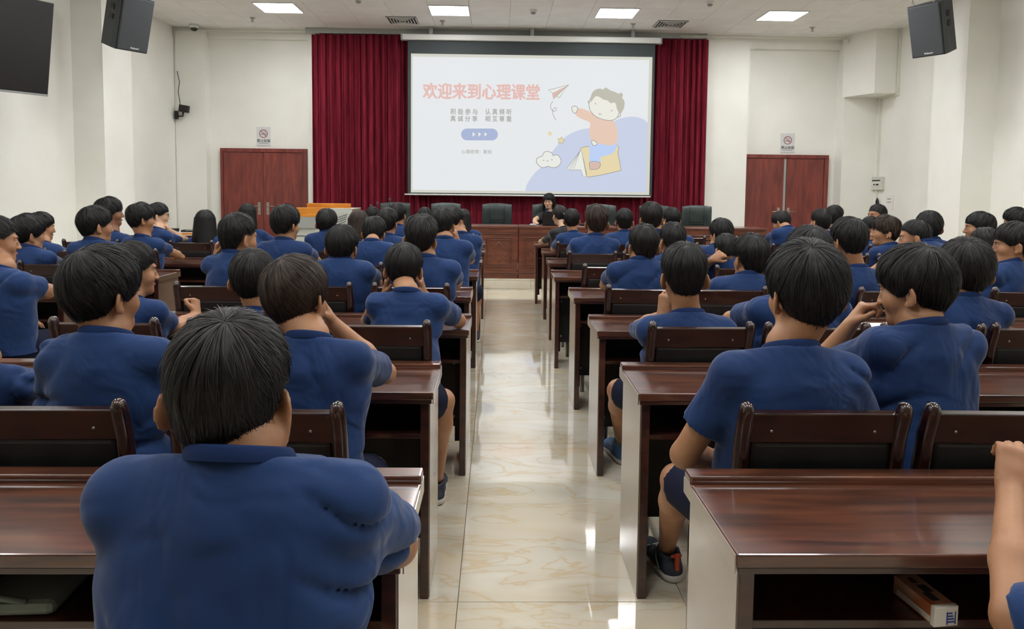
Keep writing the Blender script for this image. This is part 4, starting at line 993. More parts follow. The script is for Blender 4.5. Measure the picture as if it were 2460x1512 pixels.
def ik(J,Wt,l1,l2,pole):
    v=Wt-J; L=np.linalg.norm(v); m=(l1+l2)*.995
    if L>m: Wt=J+v/L*m; v=Wt-J; L=m
    x=(l1*l1-l2*l2+L*L)/(2*L); h=math.sqrt(max(l1*l1-x*x,1e-6)); u=v/L; p=np.array(pole,float); p=unit(p-u*(p@u)); return J+u*x+p*h,Wt
def shoe_geo(style=0):
    f=Field((-.06,-.1,-.01),(.06,.22,.14),.006)
    f.cone((0,-.05,.035),(0,.13,.035),.036,.036,0); f.ell((0,.14,.03),(.040,.055,.034),.02); f.cone((0,-.045,.04),(0,-.03,.10),.036,.038,.02); f.cone((0,.02,.05),(0,-.01,.09),.034,.036,.03)
    f.half((0,0,.022),(0,0,-1)); f.cone((0,-.035,.16),(0,-.03,.085),.033,.027,.004,'-'); f.half((0,0,.105),(0,-.25,1))
    up=f.net(); g=Field((-.06,-.11,-.01),(.06,.22,.05),.006)
    g.cone((0,-.055,.013),(0,.14,.013),.040,.043,0); g.cone((0,-.05,.022),(0,.0,.02),.042,.04,.01); g.half((0,0,.002),(0,0,-1)); g.half((0,0,.026),(0,0,1)); return up,g.net()
SHOE=None
M['shoe_dark']=noise_mix(material('shoe_fabric',(0,0,0,1),.7),srgb(38,42,56),srgb(70,76,90),20)
M['shoe_sole']=material('shoe_sole',srgb(206,202,192),.6)
M['shoe_blue']=material('shoe_blue',srgb(82,118,160),.6); M['shoe_orange']=material('shoe_orange',srgb(206,84,52),.55); M['shoe_mint']=material('shoe_mint',srgb(150,190,168),.6)
def shoes(parent, ankle, yaw, kind='dark'):
    global SHOE
    if SHOE is None:
        up,so=shoe_geo(); SHOE={'u':{},'s':np_mesh('shoe_sole',so[0],so[1],M['shoe_sole']),'up':up}
    mt={'dark':'shoe_dark','blue':'shoe_blue','runner':'shoe_dark'}[kind]
    if mt not in SHOE['u']: SHOE['u'][mt]=np_mesh('shoe_upper',SHOE['up'][0],SHOE['up'][1],M[mt])
    r=Matrix.Rotation(-math.radians(yaw),4,'Z'); loc=T(ankle[0],ankle[1],ankle[2])
    o=link('shoe',SHOE['u'][mt],None,parent); o.matrix_local=loc@r
    so=link('sole',SHOE['s'],None,o)
    if kind!='dark':
        m=MB()
        for k in range(4): m.tube([(-.015,.075-.022*k,.072+.006*k),(0,.07-.022*k,.078+.007*k),(.015,.075-.022*k,.072+.006*k)],.003,6)
        m.build('laces',M['paper'],o)
    if kind=='blue':
        for k in range(3):
            m=MB()
            for sx in (-1,1): m.tube([(sx*.0375,.035-.024*k,.03),(sx*.034,.022-.024*k,.055),(sx*.024,.012-.024*k,.075)],.0045,6,flat=.5)
            m.build('side_stripe',M['paper'],o)
    if kind=='runner':
        m=MB(); m.tube([(-.02,-.075,.098),(0,-.084,.10),(.02,-.075,.098)],.006,8); m.bbox(-.009,.009,-.088,-.078,.045,.11,.003); m.build('heel_tab',M['shoe_orange'],o)
        m=MB()
        for sx in (-1,1): m.tube([(sx*.037,-.02,.03),(sx*.037,.0,.06),(sx*.03,.01,.082)],.007,6,flat=.4); m.tube([(sx*.036,.12,.035),(sx*.034,.10,.055),(sx*.024,.08,.07)],.006,6,flat=.4)
        m.build('colour_panel',M['shoe_mint'],o)
        m=MB(); m.tube([(.02*math.cos(a)*1.9,-.02+.045*math.sin(a)*1.6+.05,.004+.016) for a in np.linspace(-1.2,4.3,12)],.005,6,flat=.6); m.build('trim',M['shoe_orange'],o)
LEGC={}
def legs(hip, D, knees=None, h=.012, lead=0.05):
    """thighs, shorts and shins for a sitter; returns body part and shorts part in world space"""
    hx,hy=hip; fb=Field((hx-.34,hy-.20,.05),(hx+.34,hy+.66,.62),h); fs=Field((hx-.34,hy-.20,.36),(hx+.34,hy+.60,.64),h); out=[]
    for q in (-1,1):
        k=knees.get(q) if knees else None
        kn=np.array(k[0]) if k else np.array([hx+q*.12,hy+.41,.49]); an=np.array(k[1]) if k else np.array([hx+q*.12,hy+.40,.11])
        hp=np.array([hx+q*.09,hy+.02,.515])
        fb.cone(hp,kn,.072,.052,.0); fb.cone(kn,kn*.72+an*.28+np.array([0,-.012,0]),.05,.052,.02); fb.cone(kn*.72+an*.28+np.array([0,-.012,0]),an,.052,.031,.02); fb.cone(an,an+np.array([0,.03,-.03]),.032,.03,.01)
        fs.cone(hp,kn-unit(kn-hp)*.035,.098,.076,.03,cut=True); out.append(an)
    fs.ell((hx,hy,.535),(.185,.135,.095),.05); return fb.net(),fs.net(),out
PEOPLE=[]
def person(label, head, s=1.0, yaw=0, pitch=0, roll=0, c7=None, tyaw=0, hip=None, D=None, arms=('desk','desk'), hair='bowl', hc='hair', skin_='skin', shirt='shirt', det='mid', face=False, glasses=False, knees=None, shoe=None, wide=1.0, creases=(), group='students in navy T-shirts', base=0, leg=True, hs=(1,1,1), seed=0, hand_pose=None, whorls=(), sleeve=.64, fold=1.0):
    H=np.array(head,float); R=rotm(yaw,pitch,roll); f_=rotm(tyaw,0,0)@np.array([0,1.,0]); a_=rotm(tyaw,0,0)@np.array([1.,0,0]); up=np.array([0,0,1.])
    if c7 is None: c7=H+np.array([0,0,-.165*s])-f_*.05*s
    c7=np.array(c7,float)
    if hip is None: hip=(c7[0],D-.46 if D else c7[1]-.05)
    hipP=np.array([hip[0],hip[1],.52+base]); J={q:c7+a_*q*.143*s*wide-up*.078*s+f_*.02 for q in (-1,1)}
    root=thing('person',label,'person',(hip[0],hip[1],base),0,group); rp=np.array([hip[0],hip[1],base])
    hs_,hb={'near':(.0075,.0045),'mid':(.0105,.0065),'far':(.0145,.0085)}[det]
    # arms -------------------------------------------------
    A={}
    for i,q in ((0,-1),(1,1)):
        sp=arms[i]; l1,l2=.275*s,.245*s
        if isinstance(sp,dict):
            W=np.array(sp['w'],float); 
            if 'e' in sp: E=np.array(sp['e'],float)
            else: E,W=ik(J[q],W,l1,l2,sp.get('pole',(q,-.3,-.6)))
            hd=np.array(sp.get('hd',W-E),float); hn=np.array(sp.get('hn',(0,0,-1)),float); cu=sp.get('curl',.35)
        elif sp=='desk':
            W=np.array([c7[0]+q*.13,max(D+.10,c7[1]+.34),DTOP+.034]) ; E,W=ik(J[q],W,l1,l2,a_*q*1.0-up*.55-f_*.1); W=np.maximum(W,[-99,-99,DTOP+.03]) if W[1]>D-.02 else W
            hd=f_*.5-a_*q*.85; hn=-up; cu=.25
        elif sp=='lap':
            W=np.array([c7[0]+q*.11,c7[1]+.30,.63+base]); E,W=ik(J[q],W,l1,l2,a_*q*.9-up*.3-f_*.6); hd=f_*.6-a_*q*.6; hn=-up; cu=.3
        elif sp=='cheek':
            W=H+R@(np.array([q*.092,.055,-.125])*s); E=np.array([c7[0]+q*.235*s,max(D+.03,W[1]-.06),DTOP+.04]); v=W-E; L=np.linalg.norm(v)
            if L>.29*s: E=W-v/L*.285*s
            hd=unit(up*.9-a_*q*.12+R@np.array([0,-.35,0])); hn=R@np.array([-q*1.,0,0]); cu=.45
        elif sp=='chin':
            W=H+R@(np.array([q*.055,.10,-.165])*s); E=np.array([c7[0]+q*.22*s,max(D+.03,W[1]-.04),DTOP+.04]); v=W-E; L=np.linalg.norm(v)
            if L>.29*s: E=W-v/L*.285*s
            hd=unit(up*.75-a_*q*.45); hn=R@np.array([-q*.4,-1.,.1]); cu=.8
        A[q]=(J[q],E,W,hd,hn,cu)
    parts=[]
    # head and neck ----------------------------------------
    lo=np.minimum(H,c7)-.13; hi=np.maximum(H,c7)+.13; lo[2]=c7[2]-.09
    f=Field(lo,hi,hb); nb=c7+f_*.035*s-up*.01
    head_prims(f,H,R,s,det!='far' or face); nk=H+R@(np.array([0,-.030,-.062])*s); f.cone(nk,nb,.049*s,.053*s*wide,.03*s); f.cone(nb,nb-up*.07,.052*s,.054*s,.02); f.cone(H+R@(np.array([0,.03,-.09])*s),nb+f_*.015,.032*s,.040*s,.025*s)
    
    if whorls: pass
    parts.append(f.net())
    # arms with hands --------------------------------------
    for q in (-1,1):
        j,E,W,hd,hn,cu=A[q]; tip=W+unit(hd)*.1; lo=np.minimum.reduce([E,W,tip,j*.35+E*.65])-.085; hi=np.maximum.reduce([E,W,tip,j*.35+E*.65])+.085
        vis=not(isinstance(arms[0 if q<0 else 1],str) and arms[0 if q<0 else 1] in('lap',))
        f=Field(lo,hi,hb*(1.0 if vis else 1.5)); f.cone(j,E,.043*s*wide,.036*s,.0); f.cone(E,E*.6+W*.4,.036*s,.037*s,.015); f.cone(E*.6+W*.4,W,.037*s,.024*s,.015)
        hand_prims(f,W,hd,hn,s*.97,q,cu); parts.append(f.net())
    # legs -------------------------------------------------
    if leg:
        lb,ls,an=legs(hip,D,knees,.012 if det=='near' else .017); lb[0][:,2]+=base; ls[0][:,2]+=base; parts.append(lb)
    # torso core under the shirt, ties everything together
    f=Field(np.minimum(hipP,c7)-.25,np.maximum(hipP,c7)+.22,.022); f.cone(hipP,c7-up*.19+f_*.03,.115*wide,.115*wide,0,flat=(f_,.66)); f.cone(J[-1],J[1],.033,.033,.03); f.cone(nb-up*.05,c7-up*.19+f_*.03,.045,.10,.03,flat=(f_,.66))
    parts.append(f.net())
    V,F=join_np(parts); body=link('body',np_mesh('body',V-rp,F,M[skin_]),None,root)
    # shirt ------------------------------------------------
    lo=np.minimum.reduce([hipP-.24,c7-.26,A[-1][1]-.09,A[1][1]-.09]); hi=np.maximum.reduce([hipP+.24,c7+.24,A[-1][1]+.09,A[1][1]+.09]); lo[2]=min(.50+base,A[-1][1][2]-.08,A[1][1][2]-.08); hi[2]=max(c7[2]+.07,A[-1][0][2]+.09)
    lo[1]=max(lo[1],min(hipP[1],c7[1])-.22)
    f=Field(lo,hi,hs_); ch=c7-up*.17*s+f_*.035; wa=hipP*.6+ch*.4
    sp=unit(c7-hipP); bk=unit(f_-sp*(f_@sp))
    f.cone(hipP,wa,.178*s*wide,.158*s*wide,0,flat=(bk,.70)); f.cone(wa,ch,.158*s*wide,.168*s*wide,.05,flat=(bk,.66)); f.cone(ch,c7-up*.125*s+f_*.02,.165*s*wide,.125*s*wide,.04,flat=(bk,.60))
    f.cone(J[-1],J[1],.050*s,.050*s,.035)
    for q in (-1,1):
        f.cone(c7+f_*.014+a_*q*.035*s-up*.044*s,J[q]+up*.0,.039*s,.044*s,.035)
        f.ell(c7-up*.155*s+a_*q*.075*s+f_*.002,(.062*s,.048*s,.085*s),.04)
        j,E=A[q][0],A[q][1]; e=j+(E-j)*sleeve; f.cone(j,e,.047*s*wide,.060*s*wide,.028,cut=True)
    f.cone(c7+f_*.03-up*.08,c7+f_*.024-up*.014,.10*s,.066*s,.03)
    f.cone(c7+up*.14+f_*.06,c7-up*.03+f_*.030,.068*s,.0615*s*max(1,wide*.97),.004,'-'); f.half(c7-up*.004,up+f_*.38,.004)
    for q in (-1,1):
        pass
    for (p0,p1,r0,r1,k,op) in creases: f.cone(np.array(p0),np.array(p1),r0,r1,k,op)
    # cloth folds as real relief
    if fold:
        X,Y,Z=[f.ax[i].reshape([-1 if j==i else 1 for j in range(3)]) for i in range(3)]; X=X-f32(c7[0]); Y=Y-f32(c7[1]); Z=Z-f32(c7[2]); p1,p2,p3=[f32(v) for v in np.random.default_rng(abs(hash(label))%1000 if False else len(PEOPLE)+3).uniform(0,6,3)]
        am=f32(fold*{'near':1.25,'mid':.95,'far':.8}[det])
        def crease(ph,w): return (1-np.abs(np.sin(ph)))**w
        n1=np.sin(X*9+Z*5+p1+1.5*np.sin(Z*7+p2)); n2=np.sin(X*-7+Z*9+p3+1.3*np.sin(X*8+p1)); ax_=np.abs(X+.02*np.sin(Z*9))
        arm=np.clip(ax_*9-.7,0,1); low=np.clip((-Z-.10)/.22,0,1); top=np.clip(1+(Z+.05)/.16,0,1)
        g=.017*crease(ax_*13+Z*17+1.6*np.sin(Z*8+X*5+p1)+p2,4)*np.clip(.35+n1,0,1)*arm
        g=g+.017*low*crease(Z*15+X*4+1.8*np.sin(X*9+p2)+p1,4)*np.clip(.3+n2,0,1)
        g=g+.013*crease(X*17+Z*-6+1.4*np.sin(Z*11+p3)+p3,4)*np.clip(.1+n2,0,1)*np.clip(.25+top,0,1)
        g=g+.0045*np.sin(X*12+Z*9+2*np.sin(Z*6+p3))*n1
        g=g*np.clip((np.sqrt(X*X+(Y-f32(.03*f_[1]))**2+(Z*.8)**2)-.085)*16,0,1)
        f.d+=(am*g).astype(f32)
    V,F=f.net(); V=relax(V,F,1); sh=link('tshirt',np_mesh('tshirt',V-rp,F,M[shirt]),None,root)
    # collar band, sleeve hems
    cc=c7-up*.012+f_*.030; m=MB(); N=28; rr_=[]; mid=max(1,wide*.97)*s
    for (dr,dz) in ((-.004,-.012),(-.004,.004),(-.001,.007),(.003,.004),(.008,-.008),(.009,-.014)):
        for t in np.linspace(0,2*PI,N+1)[:-1]:
            c_=math.cos(t); r1=.0660*mid+dr; r2=.0655*mid+dr
            rr_.append(cc-rp+a_*r1*math.sin(t)+f_*r2*c_+up*(dz*(1.0)-.38*.0655*mid*c_+ .004))
    m.add(rr_,[(k*N+i,k*N+(i+1)%N,(k+1)*N+(i+1)%N,(k+1)*N+i) for k in range(5) for i in range(N)],True); m.build('collar',M['collar' if shirt=='shirt' else 'collar_black'],root)
    if leg:
        link('shorts',np_mesh('shorts',ls[0]-rp,ls[1],M['shorts']),None,root)
        for i,q in enumerate((-1,1)):
            kind=(shoe or {}).get(q,'dark'); a=an[i]; shoes(root,(a[0]-rp[0],a[1]-rp[1]+.02,.0-0),(shoe or {}).get('yaw',{}).get(q,0),kind)
            if kind=='blue': MB().tube([a-rp+up*z for z in (-.04,.02,.075)],[.035,.034,.038],14,cap=False).build('sock',M['sock'],root)
    # hair -------------------------------------------------
    HM=Matrix.Translation(Vector(H-rp))@Matrix(R.tolist()).to_4x4()@Matrix.Diagonal((s*hs[0],s*hs[1],s*hs[2],1))
    ho=link('hair',hair_mesh(hair,hc,det,seed),None,root); ho.matrix_local=HM
    if hair=='ponytail': 
        e=MB(); e.tube([(.014*math.cos(t),-.122+.0*t,.0+.012*math.sin(t)) for t in np.linspace(0,2*PI,13)[:-1]],.005,6,closed=True); o=e.build('hair_tie',M['steel'],ho)
    if whorls:
        m=MB(); rr=np.random.default_rng(4)
        for (wx,wy,wz,sz) in whorls:
            c=unit(np.array([wx,wy,wz])); t1=unit(np.cross(c,[1,0,0.2])); t2=np.cross(c,t1)
            for k in range(46):
                a=rr.uniform(0,2*PI); L=rr.uniform(.003,.012)*sz; r0=rr.uniform(0,.004)*sz
                def pt(r,aa): 
                    u=unit(c+(t1*math.cos(aa)+t2*math.sin(aa))*r/.1); th=HS[hair]['top']*.93*u[2]+.001; return HC+u*(scalp_r(u)+th+.0012)
                p,q_=pt(r0,a),pt(r0+L,a+.35); sd=unit(np.cross(q_-p,c))*.0006
                m.add([p-sd,p+sd,q_+sd*.3,q_-sd*.3],[(0,1,2,3)])
        m.build('hair_whorl',M['scalp'],ho)
    if face or glasses:
        def HP(*v): return Vector(H-rp+R@(np.array(v)*s))
        HX=Matrix.Translation(Vector(H-rp))@Matrix(R.tolist()).to_4x4()@Matrix.Diagonal((s,s,s,1))
        if face:
            for q in (-1,1):
                m=MB(); m.lathe([(.0005,.0128),(.006,.0118),(.0105,.007),(.0128,0)],14,T(q*.031,.0750,-.008)@Rx(-PI/2)); o=m.build('eye',M['eyewhite'],root); o.matrix_local=HX
                m=MB(); m.lathe([(.0005,.0136),(.005,.0130)],12,T(q*.031,.0750,-.009)@Rx(-PI/2)); m.build('iris',M['eye'],o)
                m=MB(); m.tube([(q*.016,.094,.006),(q*.030,.0925,.0105),(q*.047,.078,.006)],[.002,.0028,.0012],6,flat=.6); m.tube([(q*.018,.0905,-.002),(q*.031,.0925,.0005),(q*.044,.083,-.003)],[.0008,.0013,.0008],5); o=m.build('eyebrow',M[hc],root); o.matrix_local=HX
            m=MB(); m.tube([(-.020,.0895,-.0748),(-.010,.0945,-.0722),(0,.0950,-.0735),(.010,.0945,-.0722),(.020,.0895,-.0748)],[.0008,.0022,.0024,.0022,.0008],8); m.tube([(-.018,.0890,-.0785),(0,.0930,-.0805),(.018,.0890,-.0785)],[.0008,.0030,.0008],8); o=m.build('lips',M['lip'],root); o.matrix_local=HX
        if glasses:
            m=MB()
            for q in (-1,1):
                m.tube([(q*.033+.021*math.cos(t),.102-.004*abs(math.cos(t)),-.008+.018*math.sin(t)) for t in np.linspace(0,2*PI,19)[:-1]],.0012,6,closed=True)
                m.tube([(q*.054,.098,-.002),(q*.074,.06,-.004),(q*.080,.0,-.012)],.0013,6)
            m.tube([(-.012,.103,-.006),(0,.106,-.003),(.012,.103,-.006)],.0012,6); o=m.build('glasses',M['glassframe'],root); o.matrix_local=HX
    PEOPLE.append(root); return root
M['scalp']=material('scalp_skin',srgb(128,100,74),.6)
# ================================================================ PEOPLE in the hall
ARM={
'F_R':dict(e=(-.178,1.30,.795),w=(-.36,1.50,.785),hd=(-.8,.4,0),hn=(0,0,-1)),
'F_L':dict(e=(-.62,1.27,.80),w=(-.46,1.47,.785),hd=(.6,.6,0),hn=(0,0,-1)),
'C_L':dict(e=(1.035,2.35,.84),w=(1.105,2.235,1.035),hd=(.34,-.12,.66),hn=(.75,-.25,-.55),curl=.85),
'E_L':dict(e=(.68,3.40,.80),w=(.745,3.20,.895),hd=(.12,-.05,.9),hn=(.6,.6,.1),curl=.6),
'G_L':dict(e=(1.52,5.52,.81),w=(1.60,5.36,.94),hd=(.6,-.1,.45),hn=(.3,.6,-.4),curl=.9),
'T_L':dict(e=(2.77,5.30,.86),w=(2.80,5.52,.80)),
'E_R':dict(e=(-.37,2.42,.83),w=(-.53,2.33,1.02),hd=(-.28,-.2,.75),hn=(-.8,-.3,-.2),curl=.5),
'J_R':dict(e=(-1.43,3.25,.81),w=(-1.425,3.47,.835),hd=(-.15,.25,.8),hn=(-.9,.1,.1),curl=1.25),
'L_L':dict(e=(-1.66,4.45,.86),w=(-1.62,4.25,1.03),hd=(.1,-.1,.9),hn=(1,.2,0),curl=.7),
'M_R':dict(e=(-2.60,4.26,.83),w=(-2.74,4.47,.80),hd=(-.6,.5,0)),
'N_R':dict(e=(-1.36,2.30,.83),w=(-1.30,2.52,.79),hd=(.1,.9,0)),
'O_R':dict(e=(-3.25,5.47,.83),w=(-3.30,5.68,.79),hd=(-.3,.8,0),curl=.8),
'P_R':dict(e=(-3.74,6.48,.83),w=(-3.80,6.70,.79),hd=(-.3,.8,0),curl=.8),
'H_L':dict(e=(.62,7.90,.80),w=(.74,8.10,.79),hd=(.6,.5,0)),
'I_L':dict(e=(.55,8.98,.80),w=(.70,9.18,.79),hd=(.6,.5,0)),
}
FRONT_CREASES=[((-.455,.915,.97),(-.40,.885,.78),.024,.014,.03,'-'),((-.27,.915,1.0),(-.41,.905,.945),.022,.016,.03,'-'),((-.52,.875,.87),(-.40,.870,.77),.022,.014,.035,'-'),((-.24,.905,.95),(-.28,.885,.80),.018,.010,.03,'-'),((-.40,.90,.98),(-.385,.875,.86),.014,.01,.03,'-')]
_p=person
def person(label,head,**k):
    k['arms']=tuple(ARM.get(a,a) if isinstance(a,str) else a for a in k.get('arms',('desk','desk')))
    return _p(label,head,**k)
person('balding man in a navy T-shirt in front, elbow on the nearest left desk',(-0.400,1.090,1.145),s=0.985,yaw=-5,pitch=5,roll=1,c7=(-0.373,1.020,1.073),D=1.355,det='near',hair='crop',hc='hair_soft',tyaw=4,wide=1.13,arms=('F_L', 'F_R'),whorls=((-.35,-.15,.93,1.5),(.32,-.18,.93,1.3)),sleeve=.80,hs=(1.04,1.0,1.0),creases=FRONT_CREASES,fold=1.5)
person('boy with thick glossy black hair seen straight from behind, second row right',(0.828,1.930,1.190),s=1.046,yaw=-6,pitch=2,c7=(0.787,1.880,1.048),D=2.468,det='near',hair='thick',arms=('lap', 'lap'),knees={-1:((.60,2.33,.50),(.655,2.66,.115)),1:((1.02,2.35,.50),(1.02,2.45,.11))},shoe={-1:'runner','yaw':{-1:-16}},whorls=((.25,-.62,.74,1.0),))
person('boy in profile resting his chin on his fist, second row on the right',(1.234,2.120,1.178),s=0.960,yaw=-42,pitch=10,c7=(1.243,2.050,1.081),D=2.468,det='near',hair='thick',hc='hair_soft',tyaw=-10,face=True,arms=('C_L', 'desk'),knees=None)
person('boy with big ears and short tapered nape, third row right of the aisle',(0.797,3.081,1.096),s=1.069,pitch=6,c7=(0.812,3.031,0.941),D=3.581,det='near',hair='fade',arms=('E_L', 'lap'),knees={-1: ((0.585, 3.4, 0.5), (0.675, 3.82, 0.12)), 1: ((0.95, 3.46, 0.49), (0.95, 3.5, 0.11))},shoe={-1: 'blue', 'yaw': {-1: -12}})
person('boy almost hidden behind the large black-haired head, third row on the right',(1.340,3.100,1.170),s=1.130,yaw=8,pitch=6,c7=(1.294,3.050,1.030),D=3.581,det='near',hair='crop',arms=('desk', 'desk'))
person('boy with hair whorl behind the chin-resting boy, third row on the right',(2.012,3.081,1.125),s=1.083,yaw=6,pitch=6,c7=(1.986,3.031,1.017),D=3.581,det='near',hair='thick',hc='hair_soft',arms=('lap', 'desk'),whorls=((.3,-.5,.8,.8),))
person('boy with brownish crop leaning forward, fourth row right of the aisle',(0.866,4.281,1.128),s=0.995,yaw=-4,pitch=4,c7=(0.844,4.231,1.051),D=4.694,det='mid',hair='fade',hc='hair_soft',arms=('desk', 'desk'))
person('boy with neat black hair and showing ears, fourth row, second seat right of aisle',(1.477,4.194,1.070),s=1.101,yaw=-8,pitch=4,c7=(1.453,4.144,0.979),D=4.694,det='mid',hair='fade',arms=('desk', 'desk'))
person('boy with long thin neck and bowl cut, fourth row, third seat right of aisle',(2.042,4.194,1.182),s=1.029,yaw=-14,pitch=2,c7=(2.079,4.144,1.023),D=4.694,det='mid',hair='bowl',arms=('lap', 'lap'))
person('boy in profile beside the tilted chair at the right edge',(3.019,4.194,1.168),s=1.004,yaw=-60,pitch=4,c7=(3.010,4.174,1.066),D=4.694,det='mid',hair='bowl',hc='hair_soft',tyaw=-30,face=True,arms=('lap', 'lap'))
person('boy with short hair right beside the boy who rests on his arm, fifth row',(1.284,5.307,1.092),s=1.090,yaw=-12,pitch=4,c7=(1.305,5.257,1.003),D=5.807,det='far',hair='crop',arms=('desk', 'desk'))
person('boy resting his head low behind a raised fist, fifth row on the right',(1.746,5.500,1.010),s=1.016,yaw=-5,pitch=24,c7=(1.794,5.450,0.987),D=5.807,det='far',hair='crop',arms=('G_L', 'desk'))
person('boy with close-shaved head leaning on his left arm on the right side',(3.080,5.307,1.142),s=1.053,yaw=-58,pitch=8,c7=(3.126,5.257,1.101),D=5.807,det='far',hair='buzz',tyaw=-12,wide=1.12,face=True,arms=('T_L', 'desk'))
person('boy with shaggy black hair leaning in, sixth row on the right',(1.985,6.420,1.081),s=1.016,yaw=-22,pitch=4,c7=(1.948,6.370,0.981),D=6.920,det='far',hair='messy',arms=('desk', 'desk'))
person('boy with brown tufted hair seen from behind, sixth row right of the aisle',(0.879,6.420,1.174),s=1.130,c7=(0.863,6.370,1.055),D=6.920,det='far',hair='spiky',hc='hair_brown',arms=('desk', 'desk'))
person('tall boy with brown-black crop below the right edge of the screen',(1.357,6.420,1.210),s=1.130,yaw=-6,c7=(1.393,6.370,1.093),D=6.920,det='far',hair='fade',hc='hair_soft',arms=('desk', 'desk'))
person('boy with reddish-brown hair in left profile on the right side',(3.454,6.420,1.116),s=1.084,yaw=-72,pitch=-2,c7=(3.484,6.370,0.999),D=6.920,det='far',hair='messy',hc='hair_brown',tyaw=-20,face=True,arms=('lap', 'lap'))
person('boy half hidden behind the reddish-brown-haired boy',(3.896,7.533,1.093),s=0.920,yaw=-65,pitch=2,c7=(3.908,7.483,0.949),D=8.033,det='far',hair='bowl',face=True,arms=('desk', 'desk'))
person('boy with round black bowl cut by the right pillar',(3.845,6.420,1.154),s=1.130,yaw=12,pitch=2,c7=(3.854,6.370,1.050),D=6.920,det='far',hair='thick',arms=('lap', 'lap'))
person('boy in left profile with a bowl cut in front of the right pillar',(4.300,6.420,1.159),s=1.104,yaw=-68,c7=(4.361,6.370,0.996),D=6.920,det='far',hair='bowl',face=True,arms=('desk', 'desk'))
person('girl with long dark hair partly hidden at the right',(3.601,5.307,1.098),s=0.920,yaw=-8,pitch=4,c7=(3.595,5.257,0.984),D=5.807,det='far',hair='long',arms=('desk', 'desk'))
person('boy with black hair cut off at the upper right edge',(4.686,6.500,1.210),s=0.993,yaw=-50,pitch=2,c7=(4.679,6.450,1.030),D=6.920,det='far',hair='thick',arms=('desk', 'desk'))
person('boy with his hair sticking up just left of the brown-haired boy',(0.775,7.550,1.140),s=0.920,yaw=5,pitch=4,c7=(0.791,7.500,1.017),D=8.033,det='far',hair='bowl',tyaw=-8,arms=('H_L', 'desk'))
person('boy with neat rounded black hair in front of the stage desk',(1.317,7.533,1.134),s=1.027,c7=(1.313,7.483,1.028),D=8.033,det='far',hair='fade',arms=('desk', 'desk'))
person('boy touching his face in front of the second chair from the right',(1.814,7.533,1.162),s=0.945,yaw=-10,pitch=4,c7=(1.852,7.483,1.007),D=8.033,det='far',hair='bowl',arms=('cheek', 'desk'))
person('boy bowing his head in front of the right door',(2.954,7.533,1.137),s=0.920,yaw=-38,pitch=26,roll=6,c7=(2.969,7.383,1.096),D=8.033,det='far',hair='bowl',tyaw=-20,arms=('desk', 'desk'))
person('boy with short black hair right of the bowing boy',(3.367,7.533,1.149),s=1.080,yaw=-18,pitch=2,c7=(3.412,7.483,1.031),D=8.033,det='far',hair='crop',arms=('desk', 'desk'))
person('woman in a black T-shirt with a ponytail in front of the stage',(0.736,8.550,1.155),s=0.954,yaw=-24,pitch=6,c7=(0.789,8.400,1.017),D=9.146,det='far',hair='ponytail',tyaw=-22,shirt='blackshirt',skin_='skin_fair',group='adults in black',arms=('I_L', 'desk'))
person('boy with spiky hair turned right by the right door',(4.033,8.646,1.155),s=1.082,yaw=28,c7=(3.992,8.596,1.019),D=9.146,det='far',hair='spiky',arms=('desk', 'desk'))
person('boy looking back over his shoulder by the right wall',(4.545,8.646,1.188),s=1.081,yaw=-105,pitch=-4,c7=(4.572,8.596,1.024),D=9.146,det='far',hair='crop',tyaw=-60,face=True,arms=('lap', 'lap'))
person('boy with full black hair behind the left shoulder of the balding man',(-1.061,1.980,1.166),s=0.948,yaw=24,pitch=4,c7=(-1.046,1.930,1.062),D=2.468,det='near',hair='thick',tyaw=2,face=True,arms=('lap', 'lap'),seed=3)
person('boy resting his cheek on his hand right of the balding man',(-0.589,2.150,1.127),s=0.951,yaw=14,pitch=10,roll=-6,c7=(-0.536,2.050,1.031),D=2.468,det='near',hair='thick',hc='hair_brown',tyaw=4,arms=('desk', 'E_R'))
person('boy hidden behind the full-haired boy, fist raised over the third desk',(-1.544,3.120,1.094),s=0.920,yaw=48,pitch=2,c7=(-1.555,3.050,0.990),D=3.581,det='near',hair='fade',hc='hair_soft',tyaw=12,face=True,arms=('desk', 'J_R'))
person('boy with brownish bowl cut behind the balding man, third row',(-1.027,3.081,1.066),s=0.980,yaw=-8,pitch=2,c7=(-0.998,3.031,0.936),D=3.581,det='near',hair='bowl',hc='hair_soft',arms=('lap', 'lap'))
person('boy holding both hands at his cheeks beside the aisle',(-0.440,3.461,1.070),s=0.953,pitch=12,c7=(-0.410,3.300,0.985),D=3.581,det='near',hair='bowl',arms=('cheek', 'cheek'),knees={-1: ((-0.52, 3.5, 0.49), (-0.5, 3.5, 0.11)), 1: ((-0.235, 3.22, 0.5), (-0.27, 3.32, 0.11))})
person('boy with rough black hair touching his chin, fourth row left',(-1.475,4.194,1.168),s=1.076,yaw=34,pitch=6,c7=(-1.489,4.144,1.074),D=4.694,det='mid',hair='crop',tyaw=14,arms=('L_L', 'lap'))
person('boy with shiny bowl cut seen from behind, fourth row left of aisle',(-0.890,4.218,1.112),s=0.995,yaw=8,pitch=4,c7=(-0.897,4.168,1.047),D=4.694,det='mid',hair='bowl',arms=('desk', 'desk'))
person('boy with protruding ears and ruffled brown-black hair near the aisle',(-0.444,4.250,1.162),s=1.027,pitch=2,roll=5,c7=(-0.410,4.200,1.055),D=4.694,det='mid',hair='spiky',hc='hair_soft',arms=('desk', 'desk'))
person('boy with tousled hair falling forward in front of the lectern',(-1.526,5.307,1.189),s=1.025,yaw=26,pitch=4,c7=(-1.532,5.257,1.073),D=5.807,det='far',hair='messy',tyaw=6,arms=('desk', 'desk'))
